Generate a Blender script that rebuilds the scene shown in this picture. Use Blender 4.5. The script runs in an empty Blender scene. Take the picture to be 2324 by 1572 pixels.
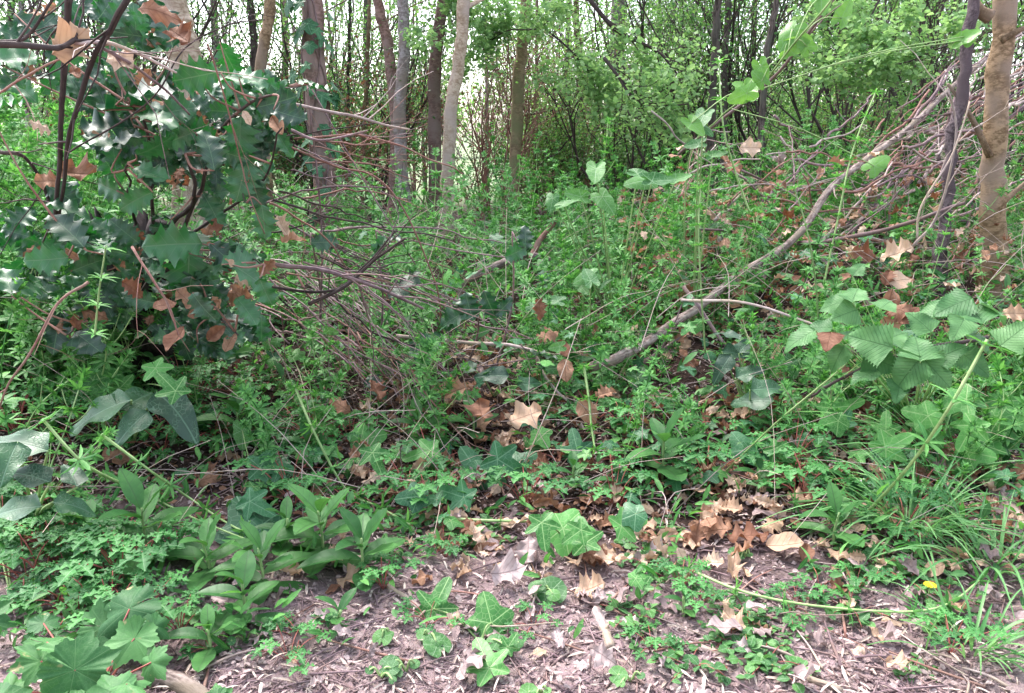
import bpy, math, random
import numpy as np
from mathutils import Matrix, Vector
random.seed(7); R = np.random.RandomState(11)
sc = bpy.context.scene; COL = sc.collection
PI = math.pi; rad = math.radians

# ---------------------------------------------------------------- camera, world, sun, exposure
F, CXP, CYP = 1788.0, 1161.5, 786.0      # focal length and centre in units of the 2323 x 1572 view of the photo
EYE = 0.80; PITCH = rad(15.0)
cam = bpy.data.cameras.new('camera'); camo = bpy.data.objects.new('camera', cam); COL.objects.link(camo)
cam.sensor_width = 36; cam.lens = 36*F/2323.0; cam.clip_start = .02; cam.clip_end = 2000
camo.location = (0, 0, EYE); camo.rotation_euler = (PI/2-PITCH, 0, 0); sc.camera = camo
SUN_EL, SUN_AZ = rad(58), rad(-35)        # azimuth from +Y towards +X
w = bpy.data.worlds.new('World'); sc.world = w; w.use_nodes = True
nt = w.node_tree; bg = nt.nodes['Background']
sky = nt.nodes.new('ShaderNodeTexSky'); sky.sky_type = 'NISHITA'; sky.sun_disc = False
sky.sun_elevation = SUN_EL; sky.sun_rotation = SUN_AZ; sky.air_density = 1.0; sky.dust_density = 3.0
hs = nt.nodes.new('ShaderNodeHueSaturation'); hs.inputs['Saturation'].default_value = .55
nt.links.new(sky.outputs[0], hs.inputs['Color']); nt.links.new(hs.outputs[0], bg.inputs['Color'])
bg.inputs['Strength'].default_value = 0.15
sl = bpy.data.lights.new('sun', 'SUN'); slo = bpy.data.objects.new('sun', sl); COL.objects.link(slo)
sl.energy = 1.5; sl.angle = rad(24); sl.color = (1, .95, .9)
sd = Vector((math.sin(SUN_AZ)*math.cos(SUN_EL), math.cos(SUN_AZ)*math.cos(SUN_EL), math.sin(SUN_EL)))
slo.rotation_euler = sd.to_track_quat('Z', 'Y').to_euler()
sc.view_settings.view_transform = 'Standard'; sc.view_settings.look = 'None'
sc.view_settings.exposure = 2.4; sc.view_settings.gamma = 1
sc.cycles.max_bounces = 6; sc.cycles.diffuse_bounces = 3; sc.cycles.transmission_bounces = 3

# ---------------------------------------------------------------- geometry of the view
cp, sp = math.cos(PITCH), math.sin(PITCH)
def ray(px, py):
    u = (px-CXP)/F; v = -(py-CYP)/F
    return np.array([u, cp+v*sp, -sp+v*cp])
def at(px, py, Y):
    d = ray(px, py); return np.array([0, 0, EYE]) + d*(Y/d[1])
def m_per_px(Y): return Y/F*1.03
def ss(a, b, t):
    t = np.clip((t-a)/(b-a), 0, 1); return t*t*(3-2*t)
def vnoise(x, y):
    return (np.sin(x*3.1+1.3*np.sin(y*2.3))*np.cos(y*2.7+.8*np.sin(x*1.9+.7)) +
            .5*np.sin(x*7.3+2)*np.cos(y*6.1+1) + .25*np.sin(x*17+y*5)*np.cos(y*15-x*3))
def gh(x, y):
    b = .17*ss(1.4, 3.0, y) - .17*ss(4.5, 8, y)
    b = b + .30*np.exp(-((x+2.3)**2/1.1+(y-3.3)**2/1.3)) + .20*np.exp(-((x-1.75)**2/1.0+(y-3.9)**2/1.6))
    fade = 1-.7*ss(9, 20, y)
    return b + .018*vnoise(x*1.3, y*1.3)*fade*(.4+ss(1.2, 2.2, y)) + .004*vnoise(x*9, y*9)*fade
def ground(px, py, lift=0.0):
    d = ray(px, py); t = .6
    for i in range(4000):
        p = np.array([0, 0, EYE]) + d*t
        if p[2] <= gh(p[0], p[1]) + lift: return p
        t += .004+.003*t
        if t > 60: break
    return p
def gp(x, y, lift=0.0): return np.array([x, y, float(gh(x, y))+lift])
OPEN = [(1700, 1225, 130), (1620, 1270, 70), (1370, 1262, 80), (1350, 1350, 70), (1165, 980, 80), (1100, 1400, 110), (1325, 1195, 80), (1455, 1180, 60), (1120, 1055, 100), (880, 1050, 80), (1780, 1230, 80), (1090, 940, 60), (860, 890, 60), (765, 925, 50), (1190, 1250, 60), (1080, 1330, 80), (1010, 1330, 70), (1380, 1430, 60)]
def opened(p):
    p = np.asarray(p, float)-[0, 0, EYE]; dz = p[..., 1]*cp-p[..., 2]*sp; v = p[..., 1]*sp+p[..., 2]*cp; a = CXP+F*p[..., 0]/dz; b = CYP-F*v/dz; m = np.zeros(np.shape(a), bool)
    for x, y, r in OPEN: m |= np.hypot((a-x), (b-y)*1.3) < r
    return m
def nrm(v):
    v = np.asarray(v, float); return v/max(1e-9, np.linalg.norm(v))

# ---------------------------------------------------------------- mesh collecting
class MB:
    def __init__(s): s.v = []; s.f3 = []; s.f4 = []; s.a = []; s.n = 0; s.smooth = True
    def add(s, v, f4=None, f3=None, a=None):
        v = np.asarray(v, np.float32); s.v.append(v)
        s.a.append(np.zeros((len(v), 3), np.float32) if a is None else np.asarray(a, np.float32))
        if f4 is not None and len(f4): s.f4.append(np.asarray(f4, np.int32)+s.n)
        if f3 is not None and len(f3): s.f3.append(np.asarray(f3, np.int32)+s.n)
        s.n += len(v)
    def mesh(s, name, mats, origin=(0, 0, 0)):
        V = np.concatenate(s.v)-np.asarray(origin, np.float32) if s.v else np.zeros((0, 3), np.float32)
        f4 = np.concatenate(s.f4) if s.f4 else np.zeros((0, 4), np.int32)
        f3 = np.concatenate(s.f3) if s.f3 else np.zeros((0, 3), np.int32)
        me = bpy.data.meshes.new(name)
        me.vertices.add(len(V)); me.vertices.foreach_set('co', V.ravel())
        nl = f4.size+f3.size; me.loops.add(nl)
        me.loops.foreach_set('vertex_index', np.concatenate([f4.ravel(), f3.ravel()]).astype(np.int32))
        npoly = len(f4)+len(f3); me.polygons.add(npoly)
        st = np.concatenate([np.arange(len(f4))*4, f4.size+np.arange(len(f3))*3]).astype(np.int32)
        me.polygons.foreach_set('loop_start', st)
        me.polygons.foreach_set('use_smooth', np.full(npoly, s.smooth, bool))
        at_ = me.attributes.new('luv', 'FLOAT_VECTOR', 'POINT'); at_.data.foreach_set('vector', np.concatenate(s.a).ravel())
        for m in (mats if isinstance(mats, (list, tuple)) else [mats]): me.materials.append(m)
        me.update(calc_edges=True); me.validate()
        return me
    def part(s, name, mat, parent):
        me = s.mesh(name, mat, parent.location); o = bpy.data.objects.new(name, me); COL.objects.link(o); o.parent = parent
        return o
    def top(s, name, mat, origin, label=None, cat=None, group=None, kind=None):
        o = bpy.data.objects.new(name, s.mesh(name, mat, origin)); COL.objects.link(o); o.location = origin
        return tag(o, label, cat, group, kind)
def tag(o, label=None, cat=None, group=None, kind=None):
    if label: o['label'] = label
    if cat: o['category'] = cat
    if group: o['group'] = group
    if kind: o['kind'] = kind
    return o
def thing(name, label, cat, loc, group=None):
    o = bpy.data.objects.new(name, None); o.empty_display_size = .05; COL.objects.link(o)
    o.location = [float(c) for c in loc]; return tag(o, label, cat, group)
KIDS = {}
def kids(root):
    if root.name not in KIDS: KIDS[root.name] = [c for c in COL.objects if c.parent == root]
    return KIDS[root.name]
USED = set()
def put(root, loc, rz, s=1.0, label=None, group=None, tilt=(0, 0), cat=None):
    """place a prototype thing: the first call moves it, later calls copy it and its parts"""
    ks = kids(root)
    if root.name not in USED:
        USED.add(root.name); r = root
    else:
        r = root.copy(); COL.objects.link(r)
        for k in ks:
            c = k.copy(); COL.objects.link(c); c.parent = r
    r.location = [float(c) for c in loc]; r.rotation_euler = (tilt[0], tilt[1], rz); r.scale = (s, s, s)
    if label: r['label'] = label
    if group: r['group'] = group
    if cat: r['category'] = cat
    return r
def frame(loc, d, up, s=1.0, sx=1.0):
    y = nrm(d); u = np.asarray(up, float); x = np.cross(y, u)
    if np.linalg.norm(x) < 1e-4: x = np.cross(y, [1, 0, .1])
    x = nrm(x); z = np.cross(x, y)
    M = np.eye(4); M[:3, 0] = x*s*sx; M[:3, 1] = y*s; M[:3, 2] = z*s; M[:3, 3] = loc
    return M
def mesh_part(name, me, parent, M):
    o = bpy.data.objects.new(name, me); COL.objects.link(o); o.parent = parent
    o.matrix_local = Matrix.Translation(-parent.location) @ Matrix(M.tolist())
    return o
def apply(mb, T, M, tint=0.0):
    v, f4, f3, a = T; V = v@M[:3, :3].T+M[:3, 3]; a = a.copy(); a[:, 2] = tint
    mb.add(V, f4, f3, a)
def inst(mb, T, pos, d, up, s, tint, sx=None):
    v, f4, f3, a = T; N = len(pos)
    if N == 0: return
    d = d/np.linalg.norm(d, axis=1, keepdims=True); x = np.cross(d, up); x /= (np.linalg.norm(x, axis=1, keepdims=True)+1e-9); z = np.cross(x, d)
    s = np.broadcast_to(s, (N,)); sxx = s if sx is None else s*sx
    V = (v[None, :, 0, None]*(x*sxx[:, None])[:, None, :] + v[None, :, 1, None]*(d*s[:, None])[:, None, :] +
         v[None, :, 2, None]*(z*s[:, None])[:, None, :] + pos[:, None, :]).reshape(-1, 3)
    A = np.repeat(a[None], N, 0).copy(); A[:, :, 2] = np.asarray(tint)[:, None]; A = A.reshape(-1, 3)
    off = (np.arange(N)*len(v))[:, None, None]
    mb.add(V, (f4[None]+off).reshape(-1, 4) if len(f4) else None, (f3[None]+off).reshape(-1, 3) if len(f3) else None, A)
def curve(pts, n):
    P = np.asarray(pts, float)
    if len(P) < 3: 
        t = np.linspace(0, 1, n)[:, None]; return P[0]*(1-t)+P[-1]*t
    Q = np.vstack([2*P[0]-P[1], P, 2*P[-1]-P[-2]]); out = []
    T = np.linspace(0, len(P)-1-1e-6, n)
    for t in T:
        i = int(t); f = t-i; a, b, c, e = Q[i:i+4]
        out.append(.5*(2*b+(c-a)*f+(2*a-5*b+4*c-e)*f*f+(-a+3*b-3*c+e)*f**3))
    return np.array(out)
def tube(mb, P, r, k=6, tint=0.0, cap=True, lump=0.0):
    P = np.asarray(P, float); n = len(P); r = np.broadcast_to(np.asarray(r, float), (n,)).copy()
    t = np.gradient(P, axis=0); t /= (np.linalg.norm(t, axis=1, keepdims=True)+1e-9)
    m = t.mean(0); ref = np.eye(3)[int(np.argmin(np.abs(m)))]
    u = np.cross(t, ref); u /= (np.linalg.norm(u, axis=1, keepdims=True)+1e-9); v = np.cross(t, u)
    th = np.arange(k)*2*PI/k; rr = r[:, None]*np.ones(k)
    if lump: rr = rr*(1+lump*R.uniform(-1, 1, (n, k)))
    V = P[:, None]+rr[..., None]*(np.cos(th)[None, :, None]*u[:, None]+np.sin(th)[None, :, None]*v[:, None])
    i = np.arange(n-1)[:, None]*k; j = np.arange(k)[None]; jn = (j+1) % k
    f4 = np.stack([i+j, i+jn, i+k+jn, i+k+j], -1).reshape(-1, 4)
    L = np.r_[0, np.cumsum(np.linalg.norm(np.diff(P, axis=0), axis=1))]
    a = np.zeros((n, k, 3)); a[..., 0] = th/(2*PI); a[..., 1] = L[:, None]; a[..., 2] = tint
    f3 = None; V = V.reshape(-1, 3); a = a.reshape(-1, 3)
    if cap:
        V = np.vstack([V, P[0], P[-1]]); a = np.vstack([a, a[0], a[-1]]); c0 = n*k
        f3 = [(jj, c0, (jj+1) % k) for jj in range(k)]+[((n-1)*k+(jj+1) % k, c0+1, (n-1)*k+jj) for jj in range(k)]
    mb.add(V, f4, f3, a)
def wiggle(P, amp):
    P = np.array(P, float); n = len(P); L = np.linalg.norm(P[-1]-P[0]); e = R.normal(0, amp, (n, 3))*min(1, L/.6)
    for _ in range(2): e[1:-1] = (e[:-2]+2*e[1:-1]+e[2:])/4
    e[0] = e[-1] = 0; P += e; k = R.randint(1, max(2, n-1)); P[k] += R.normal(0, amp*.5, 3); return P

# ---------------------------------------------------------------- leaf shapes (unit length, base at 0, tip at +Y, face +Z)
def pinnate(prof, nv=12, nu=2, fold=.25, curl=.15, wav=0.0, wf=3.0, side=0.0, ph=0.0):
    v = np.linspace(0, 1, nv+1); wv = prof(v); js = np.arange(-nu, nu+1)/nu
    X = js[None]*wv[:, None]; Y = np.repeat(v[:, None], len(js), 1)
    Z = fold*np.abs(X)-curl*Y**2+wav*np.sin(wf*2*PI*Y+ph+(js[None] > 0)*1.3)*(np.abs(js[None])**2)
    X = X+side*Y**2
    V = np.stack([X, Y, Z], -1).reshape(-1, 3); k = len(js)
    i = np.arange(nv)[:, None]*k; j = np.arange(k-1)[None]
    f4 = np.stack([i+j, i+j+1, i+k+j+1, i+k+j], -1).reshape(-1, 4)
    a = np.stack([X-side*Y**2, Y, 0*X], -1).reshape(-1, 3)
    return V, f4, np.zeros((0, 3), int), a
def polar(rf, nth=30, nr=3, cup=.1, wav=.05, wf=3, ph=0.0, petiole=0.0, droop=.15):
    th = np.linspace(-PI*.985, PI*.985, nth+1); r = rf(th)
    V = [[0, 0, 0]]; 
    for k in range(1, nr+1):
        q = k/nr; rr = r*q
        x = rr*np.sin(th); y = rr*np.cos(th)
        z = cup*q*q+wav*np.sin(wf*th+ph)*q*q-droop*(rr)**2
        V += list(np.stack([x, y, z], -1))
    V = np.array([list(a) for a in V])*.66; m = nth+1
    f3 = [(0, 1+i+1, 1+i) for i in range(nth)]; f4 = []
    for k in range(nr-1):
        b = 1+k*m
        f4 += [(b+i, b+i+1, b+m+i+1, b+m+i) for i in range(nth)]
    a = V.copy()/.66; a[:, 2] = 0
    return V, np.array(f4, int).reshape(-1, 4), np.array(f3, int), a
def tri(x): return np.abs(2*(x-np.floor(x))-1)       # 1 at integers, 0 between
def holly_prof(n, wd): return lambda v: wd*(np.sin(PI*np.clip(v, .0, 1))**.62)*(.66+.50*tri(v*n+.5)**1.6)+.004
HOLLY = [pinnate(holly_prof(6, .34), 24, 3, .22, .18, .075, 3, .05, 0), pinnate(holly_prof(5, .32), 20, 3, .35, .05, .09, 2.5, -.06, 1),
         pinnate(holly_prof(7, .36), 28, 3, .12, .30, .06, 3.5, .02, 2), pinnate(holly_prof(5, .40), 20, 3, .30, .12, .10, 2.5, .0, 3)]
def bump(t, c, wd): return np.exp(-((t-c)/wd)**2)
def ivy_r(t): return .26+.62*bump(t, 0, .42)+.34*(bump(t, 1.15, .33)+bump(t, -1.15, .33))+.20*(bump(t, 2.2, .35)+bump(t, -2.2, .35))
def ivy3_r(t): return .34+.50*bump(t, 0, .55)+.30*(bump(t, 1.3, .45)+bump(t, -1.3, .45))+.10*(bump(t, 2.4, .4)+bump(t, -2.4, .4))
IVY = [polar(ivy_r, 40, 4, .03, .04, 3, 0), polar(ivy3_r, 36, 4, -.02, .05, 2, 1), polar(ivy_r, 40, 4, .06, .03, 4, 2, droop=.3)]
def heart_r(t):
    a = np.abs(t)/PI
    return .62*(1-.42*ss(0, .55, a)+.30*ss(.5, .82, a)-.52*ss(.86, 1, a))+.38*bump(t, 0, .35)*.8+.012*np.sin(t*22)
HEART = [polar(heart_r, 44, 4, .08, .035, 3, 0), polar(heart_r, 44, 4, -.03, .05, 2, 1, droop=.25), polar(heart_r, 44, 4, .15, .03, 4, .5)]
def round_r(t): a = np.abs(t)/PI; return .55-.30*ss(.88, 1, a)+.015*np.sin(t*16)
ROUND = [polar(round_r, 26, 3, .05, .03, 3, 0), polar(round_r, 26, 3, -.04, .05, 2, 2)]
def lobed_r(t):
    b = .56+.32*bump(t, 0, .28)+.24*(bump(t, .95, .24)+bump(t, -.95, .24))+.17*(bump(t, 1.85, .28)+bump(t, -1.85, .28))+.08*(bump(t, 2.6, .2)+bump(t, -2.6, .2))
    return b*(1+.13*(tri(t*3.2)-.5)+.03*np.sin(t*37))
LOBED = [polar(lobed_r, 90, 5, .10, .09, 3, 0), polar(lobed_r, 90, 5, -.06, .08, 5, 1, droop=.3), polar(lobed_r, 90, 5, .16, .10, 2, 2, droop=.5)]
def nettle_prof(wd): return lambda v: wd*(ss(-.02, .16, v))*(1-v)**.62*(.92+.24*tri(v*14))*1.2+.003
PLEAT = [pinnate(nettle_prof(.42), 42, 4, .15, .28, .05, 1.7, .03), pinnate(nettle_prof(.46), 42, 4, .05, .15, .06, 1.4, -.05, 1)]
lance_prof = lambda v: .185*np.sin(PI*np.clip(v, 0, 1)**1.1)**.72+.004
LANCE = [pinnate(lance_prof, 12, 2, .35, .22, .01, 2, .03), pinnate(lance_prof, 12, 2, .5, .40, .0, 2, -.05), pinnate(lance_prof, 12, 2, .22, .05, .015, 3, .02)]
arum_prof = lambda v: .30*ss(-.02, .2, v)*(1-v)**.55*1.25+.004
ARUM = [pinnate(arum_prof, 18, 4, .18, .45, .05, 2, .10), pinnate(arum_prof, 18, 4, .25, .25, .06, 1.6, -.08, 1)]
dead_prof = lambda v: .34*np.sin(PI*np.clip(v, 0, 1))**.7*(.62+.55*tri(v*5+.5)**1.5)+.01
plain_prof = lambda v: .30*np.sin(PI*np.clip(v, 0, 1)**.9)**.8*(.95+.08*tri(v*12))+.01
DEAD = [pinnate(dead_prof, 20, 3, .55, .35, .12, 2.5, .08), pinnate(dead_prof, 20, 3, -.3, .20, .14, 1.7, -.1, 2), pinnate(plain_prof, 16, 3, .6, -.25, .06, 1.5, .05, 1),
        pinnate(plain_prof, 16, 3, .15, .25, .05, 2, -.03), pinnate(dead_prof, 20, 3, 1.0, .5, .10, 2, .15, 1), polar(lobed_r, 48, 3, .12, .14, 3, 1, droop=.4)]
DEAD[5] = pinnate(dead_prof, 20, 3, .8, -.4, .16, 2.2, .12, 3)
for q in range(6):
    n_ = R.randint(3, 7); w_ = R.uniform(.24, .38); e_ = R.uniform(.3, .6)
    DEAD.append(pinnate((lambda n_, w_, e_: lambda v: w_*np.sin(PI*np.clip(v, 0, 1))**.7*(1-e_*.6+e_*tri(v*n_+.5)**1.5)+.01)(n_, w_, e_), 24, 3, R.uniform(-.6, 1.1), R.uniform(-.5, .7), R.uniform(.08, .22), R.uniform(1, 3), R.uniform(-.2, .2), R.uniform(0, 6)))
    HOLLY.append(pinnate(holly_prof(R.randint(4, 8), R.uniform(.28, .38)), 26, 3, R.uniform(.05, .5), R.uniform(-.1, .5), R.uniform(.05, .12), R.uniform(2, 4), R.uniform(-.12, .12), R.uniform(0, 6)))
OVAL = pinnate(lambda v: .22*np.sin(PI*np.clip(v, 0, 1))**.8+.002, 4, 1, .3, .2)
NEEDLE = pinnate(lambda v: .10*np.sin(PI*np.clip(v*.9+.08, 0, 1))**.7, 3, 1, .4, .25)
SMALL = pinnate(lambda v: .36*np.sin(PI*np.clip(v, 0, 1))**.7+.002, 3, 1, .25, .25)
CHIP = pinnate(lambda v: .33*np.sin(PI*np.clip(v, 0, 1))**.45+.01, 4, 1, .4, .3, .05, 1.5)
def fern_leaf():
    """dissected geranium leaf: five pinnately cut leaflets"""
    parts = []; lp = lambda v: .045+.36*np.sin(PI*np.clip(v*.93+.05, 0, 1))**.8*(tri(v*3.4+.35)**1.2)*(1-.25*v)
    T = pinnate(lambda v: lp(v)*(ss(0, .12, v)), 22, 2, .3, .2, .03, 3); m = MB()
    for ang, s in ((0, 1.0), (-62, .85), (62, .85), (-118, .62), (118, .62)):
        a = rad(ang); M = frame([.02*math.sin(a), .02*math.cos(a), 0], [math.sin(a), math.cos(a), .05], [0, 0, 1], s, .95); apply(m, T, M)
    return np.concatenate(m.v), np.concatenate(m.f4), np.zeros((0, 3), int), np.concatenate([np.c_[T[3][:, :2], T[3][:, 2:]]]*5)
FERN = fern_leaf()

# ---------------------------------------------------------------- materials
def nodes(name):
    m = bpy.data.materials.new(name); m.use_nodes = True; t = m.node_tree; b = t.nodes['Principled BSDF']; o = t.nodes['Material Output']
    return m, t, b, o
class N:
    def __init__(s, t): s.t = t
    def __call__(s, typ, **kw):
        n = s.t.nodes.new(typ)
        for k, v in kw.items():
            if k.startswith('i_'):
                key = k[2:]; key = int(key) if key.isdigit() else key
                s.set(n.inputs[key], v)
            else: setattr(n, k, v)
        return n
    def set(s, inp, v):
        if isinstance(v, bpy.types.NodeSocket): s.t.links.new(v, inp)
        elif isinstance(v, (tuple, list)) and len(v) == 3 and inp.type == 'RGBA': inp.default_value = (*v, 1)
        else: inp.default_value = v
    def m(s, op, a, b=0.0, c=0.0):
        n = s.t.nodes.new('ShaderNodeMath'); n.operation = op
        s.set(n.inputs[0], a); s.set(n.inputs[1], b); s.set(n.inputs[2], c); return n.outputs[0]
    def mix(s, f, a, b):
        n = s.t.nodes.new('ShaderNodeMix'); n.data_type = 'RGBA'; s.set(n.inputs[0], f); s.set(n.inputs[6], a); s.set(n.inputs[7], b); return n.outputs[2]
    def mr(s, v, a, b, c=0.0, d=1.0):
        n = s.t.nodes.new('ShaderNodeMapRange'); n.interpolation_type = 'SMOOTHSTEP'; s.set(n.inputs[0], v)
        n.inputs[1].default_value = a; n.inputs[2].default_value = b; n.inputs[3].default_value = c; n.inputs[4].default_value = d; return n.outputs[0]
def leaf_mat(name, c1, c2, vein=(.3, .4, .2), kind='pin', nv=7.0, vw=.012, rough=.45, trans=.25, tcol=None, vs=.6, spot=None, bumpy=.3, slope=.8, spec=.28, coat=0):
    m, t, b, o = nodes(name); n = N(t)
    at_ = n('ShaderNodeAttribute', attribute_name='luv'); sx = n('ShaderNodeSeparateXYZ', i_0=at_.outputs['Vector'])
    x, y, tint = sx.outputs; oi = n('ShaderNodeObjectInfo').outputs['Random']
    rnd = n.m('FRACT', n.m('ADD', n.m('MULTIPLY', tint, 1.0), n.m('MULTIPLY', oi, 7.31)))
    comb = n('ShaderNodeCombineXYZ', i_0=x, i_1=y, i_2=n.m('MULTIPLY', rnd, 9.0))
    no = n('ShaderNodeTexNoise', i_Vector=comb.outputs[0], i_Scale=3.5, i_Detail=4.0)
    f = n.m('ADD', n.m('MULTIPLY', rnd, .65), n.m('MULTIPLY', n.m('SUBTRACT', no.outputs[0], .3), .8))
    col = n.mix(n.mr(f, .1, .9), c1, c2)
    ax = n.m('ABSOLUTE', x)
    if kind == 'pin':
        mid = n.mr(ax, vw*.7, vw*1.6, 1, 0)
        fr = n.m('FRACT', n.m('MULTIPLY', n.m('SUBTRACT', y, n.m('MULTIPLY', ax, slope)), nv))
        lat = n.mr(n.m('ABSOLUTE', n.m('SUBTRACT', fr, .5)), nv*vw*.35, nv*vw*1.1, 1, 0)
        v = n.m('MAXIMUM', mid, n.m('MULTIPLY', lat, .6))
    elif kind == 'pal':
        ang = n.m('ARCTAN2', x, y); r = n.m('POWER', n.m('ADD', n.m('MULTIPLY', x, x), n.m('MULTIPLY', y, y)), .5)
        k = n.m('MULTIPLY', ang, 1/1.12); dd = n.m('ABSOLUTE', n.m('SUBTRACT', k, n.m('ROUND', k)))
        v = n.mr(n.m('MULTIPLY', n.m('MULTIPLY', dd, 1.12), r), vw*.5, vw*1.4, 1, 0)
        vo = n('ShaderNodeTexVoronoi', feature='DISTANCE_TO_EDGE', i_Vector=comb.outputs[0], i_Scale=nv)
        v = n.m('MAXIMUM', v, n.m('MULTIPLY', n.mr(vo.outputs['Distance'], .0, .07, 1, 0), .45))
    else:
        vo = n('ShaderNodeTexVoronoi', feature='DISTANCE_TO_EDGE', i_Vector=comb.outputs[0], i_Scale=nv)
        v = n.m('MAXIMUM', n.mr(ax, vw*.7, vw*1.6, 1, 0), n.m('MULTIPLY', n.mr(vo.outputs['Distance'], .0, .13, 1, 0), n.mr(no.outputs[0], .40, .62, 0, 1)))
    col = n.mix(n.m('MULTIPLY', v, vs), col, vein)
    if spot:
        n2 = n('ShaderNodeTexNoise', i_Vector=comb.outputs[0], i_Scale=2.2, i_Detail=3.0)
        col = n.mix(n.mr(n2.outputs[0], spot[0], spot[0]+.06), col, spot[1])
    bp = n('ShaderNodeBump', i_Strength=bumpy, i_Distance=.002, i_Height=n.m('ADD', n.m('MULTIPLY', v, -.7), no.outputs[0]))
    n.set(b.inputs['Base Color'], col); n.set(b.inputs['Roughness'], rough); n.set(b.inputs['Normal'], bp.outputs[0])
    b.inputs['Specular IOR Level'].default_value = spec
    if coat:
        b.inputs['Coat Weight'].default_value = 1.0; b.inputs['Coat IOR'].default_value = coat; b.inputs['Coat Roughness'].default_value = .52
    if trans:
        tr = n('ShaderNodeBsdfTranslucent'); hv = n('ShaderNodeHueSaturation', i_Color=col, i_Saturation=1.15, i_Value=1.5)
        hv.inputs['Hue'].default_value = .485 if tcol is None else tcol
        n.set(tr.inputs['Color'], hv.outputs[0]); mx = n('ShaderNodeMixShader', i_0=trans)
        t.links.new(b.outputs[0], mx.inputs[1]); t.links.new(tr.outputs[0], mx.inputs[2]); t.links.new(mx.outputs[0], o.inputs[0])
    return m
def wood_mat(name, c1, c2, c3=None, scale=30, band=0.0, rough=.85, bumpd=.006, moss=None):
    m, t, b, o = nodes(name); n = N(t); tc = n('ShaderNodeTexCoord')
    at_ = n('ShaderNodeAttribute', attribute_name='luv'); sx = n('ShaderNodeSeparateXYZ', i_0=at_.outputs['Vector']); u, l, tint = sx.outputs
    oi = n('ShaderNodeObjectInfo').outputs['Random']
    no = n('ShaderNodeTexNoise', i_Vector=tc.outputs['Object'], i_Scale=scale, i_Detail=6.0, i_Roughness=.65)
    big = n('ShaderNodeTexNoise', i_Vector=tc.outputs['Object'], i_Scale=scale*.22, i_Detail=3.0)
    cb = n('ShaderNodeCombineXYZ', i_0=n.m('SINE', n.m('MULTIPLY', u, 2*PI)), i_1=n.m('COSINE', n.m('MULTIPLY', u, 2*PI)), i_2=n.m('MULTIPLY', l, 55.0 if band else 9.0))
    ln = n('ShaderNodeTexNoise', i_Vector=cb.outputs[0], i_Scale=1.6, i_Detail=5.0, i_Roughness=.7)
    h = n.m('ADD', n.m('MULTIPLY', ln.outputs[0], .6), n.m('MULTIPLY', no.outputs[0], .4))
    col = n.mix(n.mr(h, .42, .58), c1, c2)
    if c3: col = n.mix(n.mr(big.outputs[0], .45, .62), col, c3)
    if moss: 
        geo = n('ShaderNodeNewGeometry'); n3 = n('ShaderNodeTexNoise', i_Vector=tc.outputs['Object'], i_Scale=scale*.5, i_Detail=5.0)
        col = n.mix(n.m('MULTIPLY', n.mr(n3.outputs[0], .46, .6), .75), col, moss)
    v = n('ShaderNodeHueSaturation', i_Color=col); n.set(v.inputs['Value'], n.m('ADD', .72, n.m('MULTIPLY', n.m('FRACT', n.m('ADD', oi, tint)), .6)))
    bp = n('ShaderNodeBump', i_Strength=.9, i_Distance=bumpd, i_Height=h)
    n.set(b.inputs['Base Color'], v.outputs[0]); n.set(b.inputs['Roughness'], rough); n.set(b.inputs['Normal'], bp.outputs[0])
    b.inputs['Specular IOR Level'].default_value = .25
    return m
M = {}
M['holly'] = leaf_mat('holly_leaf', (.006, .042, .018), (.030, .15, .04), (.11, .21, .10), 'pin', 6, .008, .5, .18, vs=.6, spec=.5, bumpy=.6, coat=1.42)
M['ivy'] = leaf_mat('ivy_leaf', (.035, .14, .03), (.10, .29, .07), (.26, .42, .17), 'pal', 7, .012, .38, .2, vs=.8)
M['ivydark'] = leaf_mat('ivy_leaf_dark', (.02, .085, .035), (.05, .17, .065), (.16, .30, .17), 'pal', 7, .012, .35, .15, vs=.7)
M['heart'] = leaf_mat('heart_leaf', (.04, .135, .04), (.10, .25, .065), (.32, .46, .28), 'pal', 6, .010, .45, .3, vs=.6)
M['vine'] = leaf_mat('vine_leaf', (.10, .24, .05), (.16, .34, .08), (.20, .32, .18), 'pal', 5, .010, .36, .35, vs=.5)
M['lance'] = leaf_mat('lance_leaf', (.028, .105, .028), (.085, .225, .06), (.05, .12, .04), 'pin', 6, .012, .42, .22, vs=.8)
M['lobed'] = leaf_mat('lobed_leaf', (.028, .105, .032), (.08, .215, .065), (.19, .32, .15), 'pal', 12, .007, .55, .2, vs=.28, spot=(.66, (.28, .27, .13)))
M['arum'] = leaf_mat('arum_leaf', (.010, .05, .022), (.028, .11, .035), (.13, .24, .15), 'net', 15, .012, .5, .12, vs=.6, spec=.5, bumpy=.9, coat=1.25)
M['pleat'] = leaf_mat('bramble_leaf', (.045, .14, .045), (.12, .26, .095), (.03, .10, .03), 'pin', 10, .010, .50, .25, vs=.4, bumpy=1.0)
M['fern'] = leaf_mat('geranium_leaf', (.022, .11, .028), (.075, .26, .06), (.18, .34, .16), 'pin', 4, .015, .5, .25, vs=.5)
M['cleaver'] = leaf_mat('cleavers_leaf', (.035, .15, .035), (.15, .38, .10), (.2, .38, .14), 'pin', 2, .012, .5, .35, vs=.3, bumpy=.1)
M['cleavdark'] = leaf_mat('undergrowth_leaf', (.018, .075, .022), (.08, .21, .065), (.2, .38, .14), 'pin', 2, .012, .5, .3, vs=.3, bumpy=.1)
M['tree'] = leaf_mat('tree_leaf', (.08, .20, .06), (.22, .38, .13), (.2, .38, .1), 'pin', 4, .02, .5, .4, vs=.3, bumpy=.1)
M['treedark'] = leaf_mat('tree_leaf_dark', (.04, .12, .04), (.11, .25, .08), (.2, .38, .1), 'pin', 4, .02, .5, .3, vs=.3, bumpy=.1)
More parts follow.
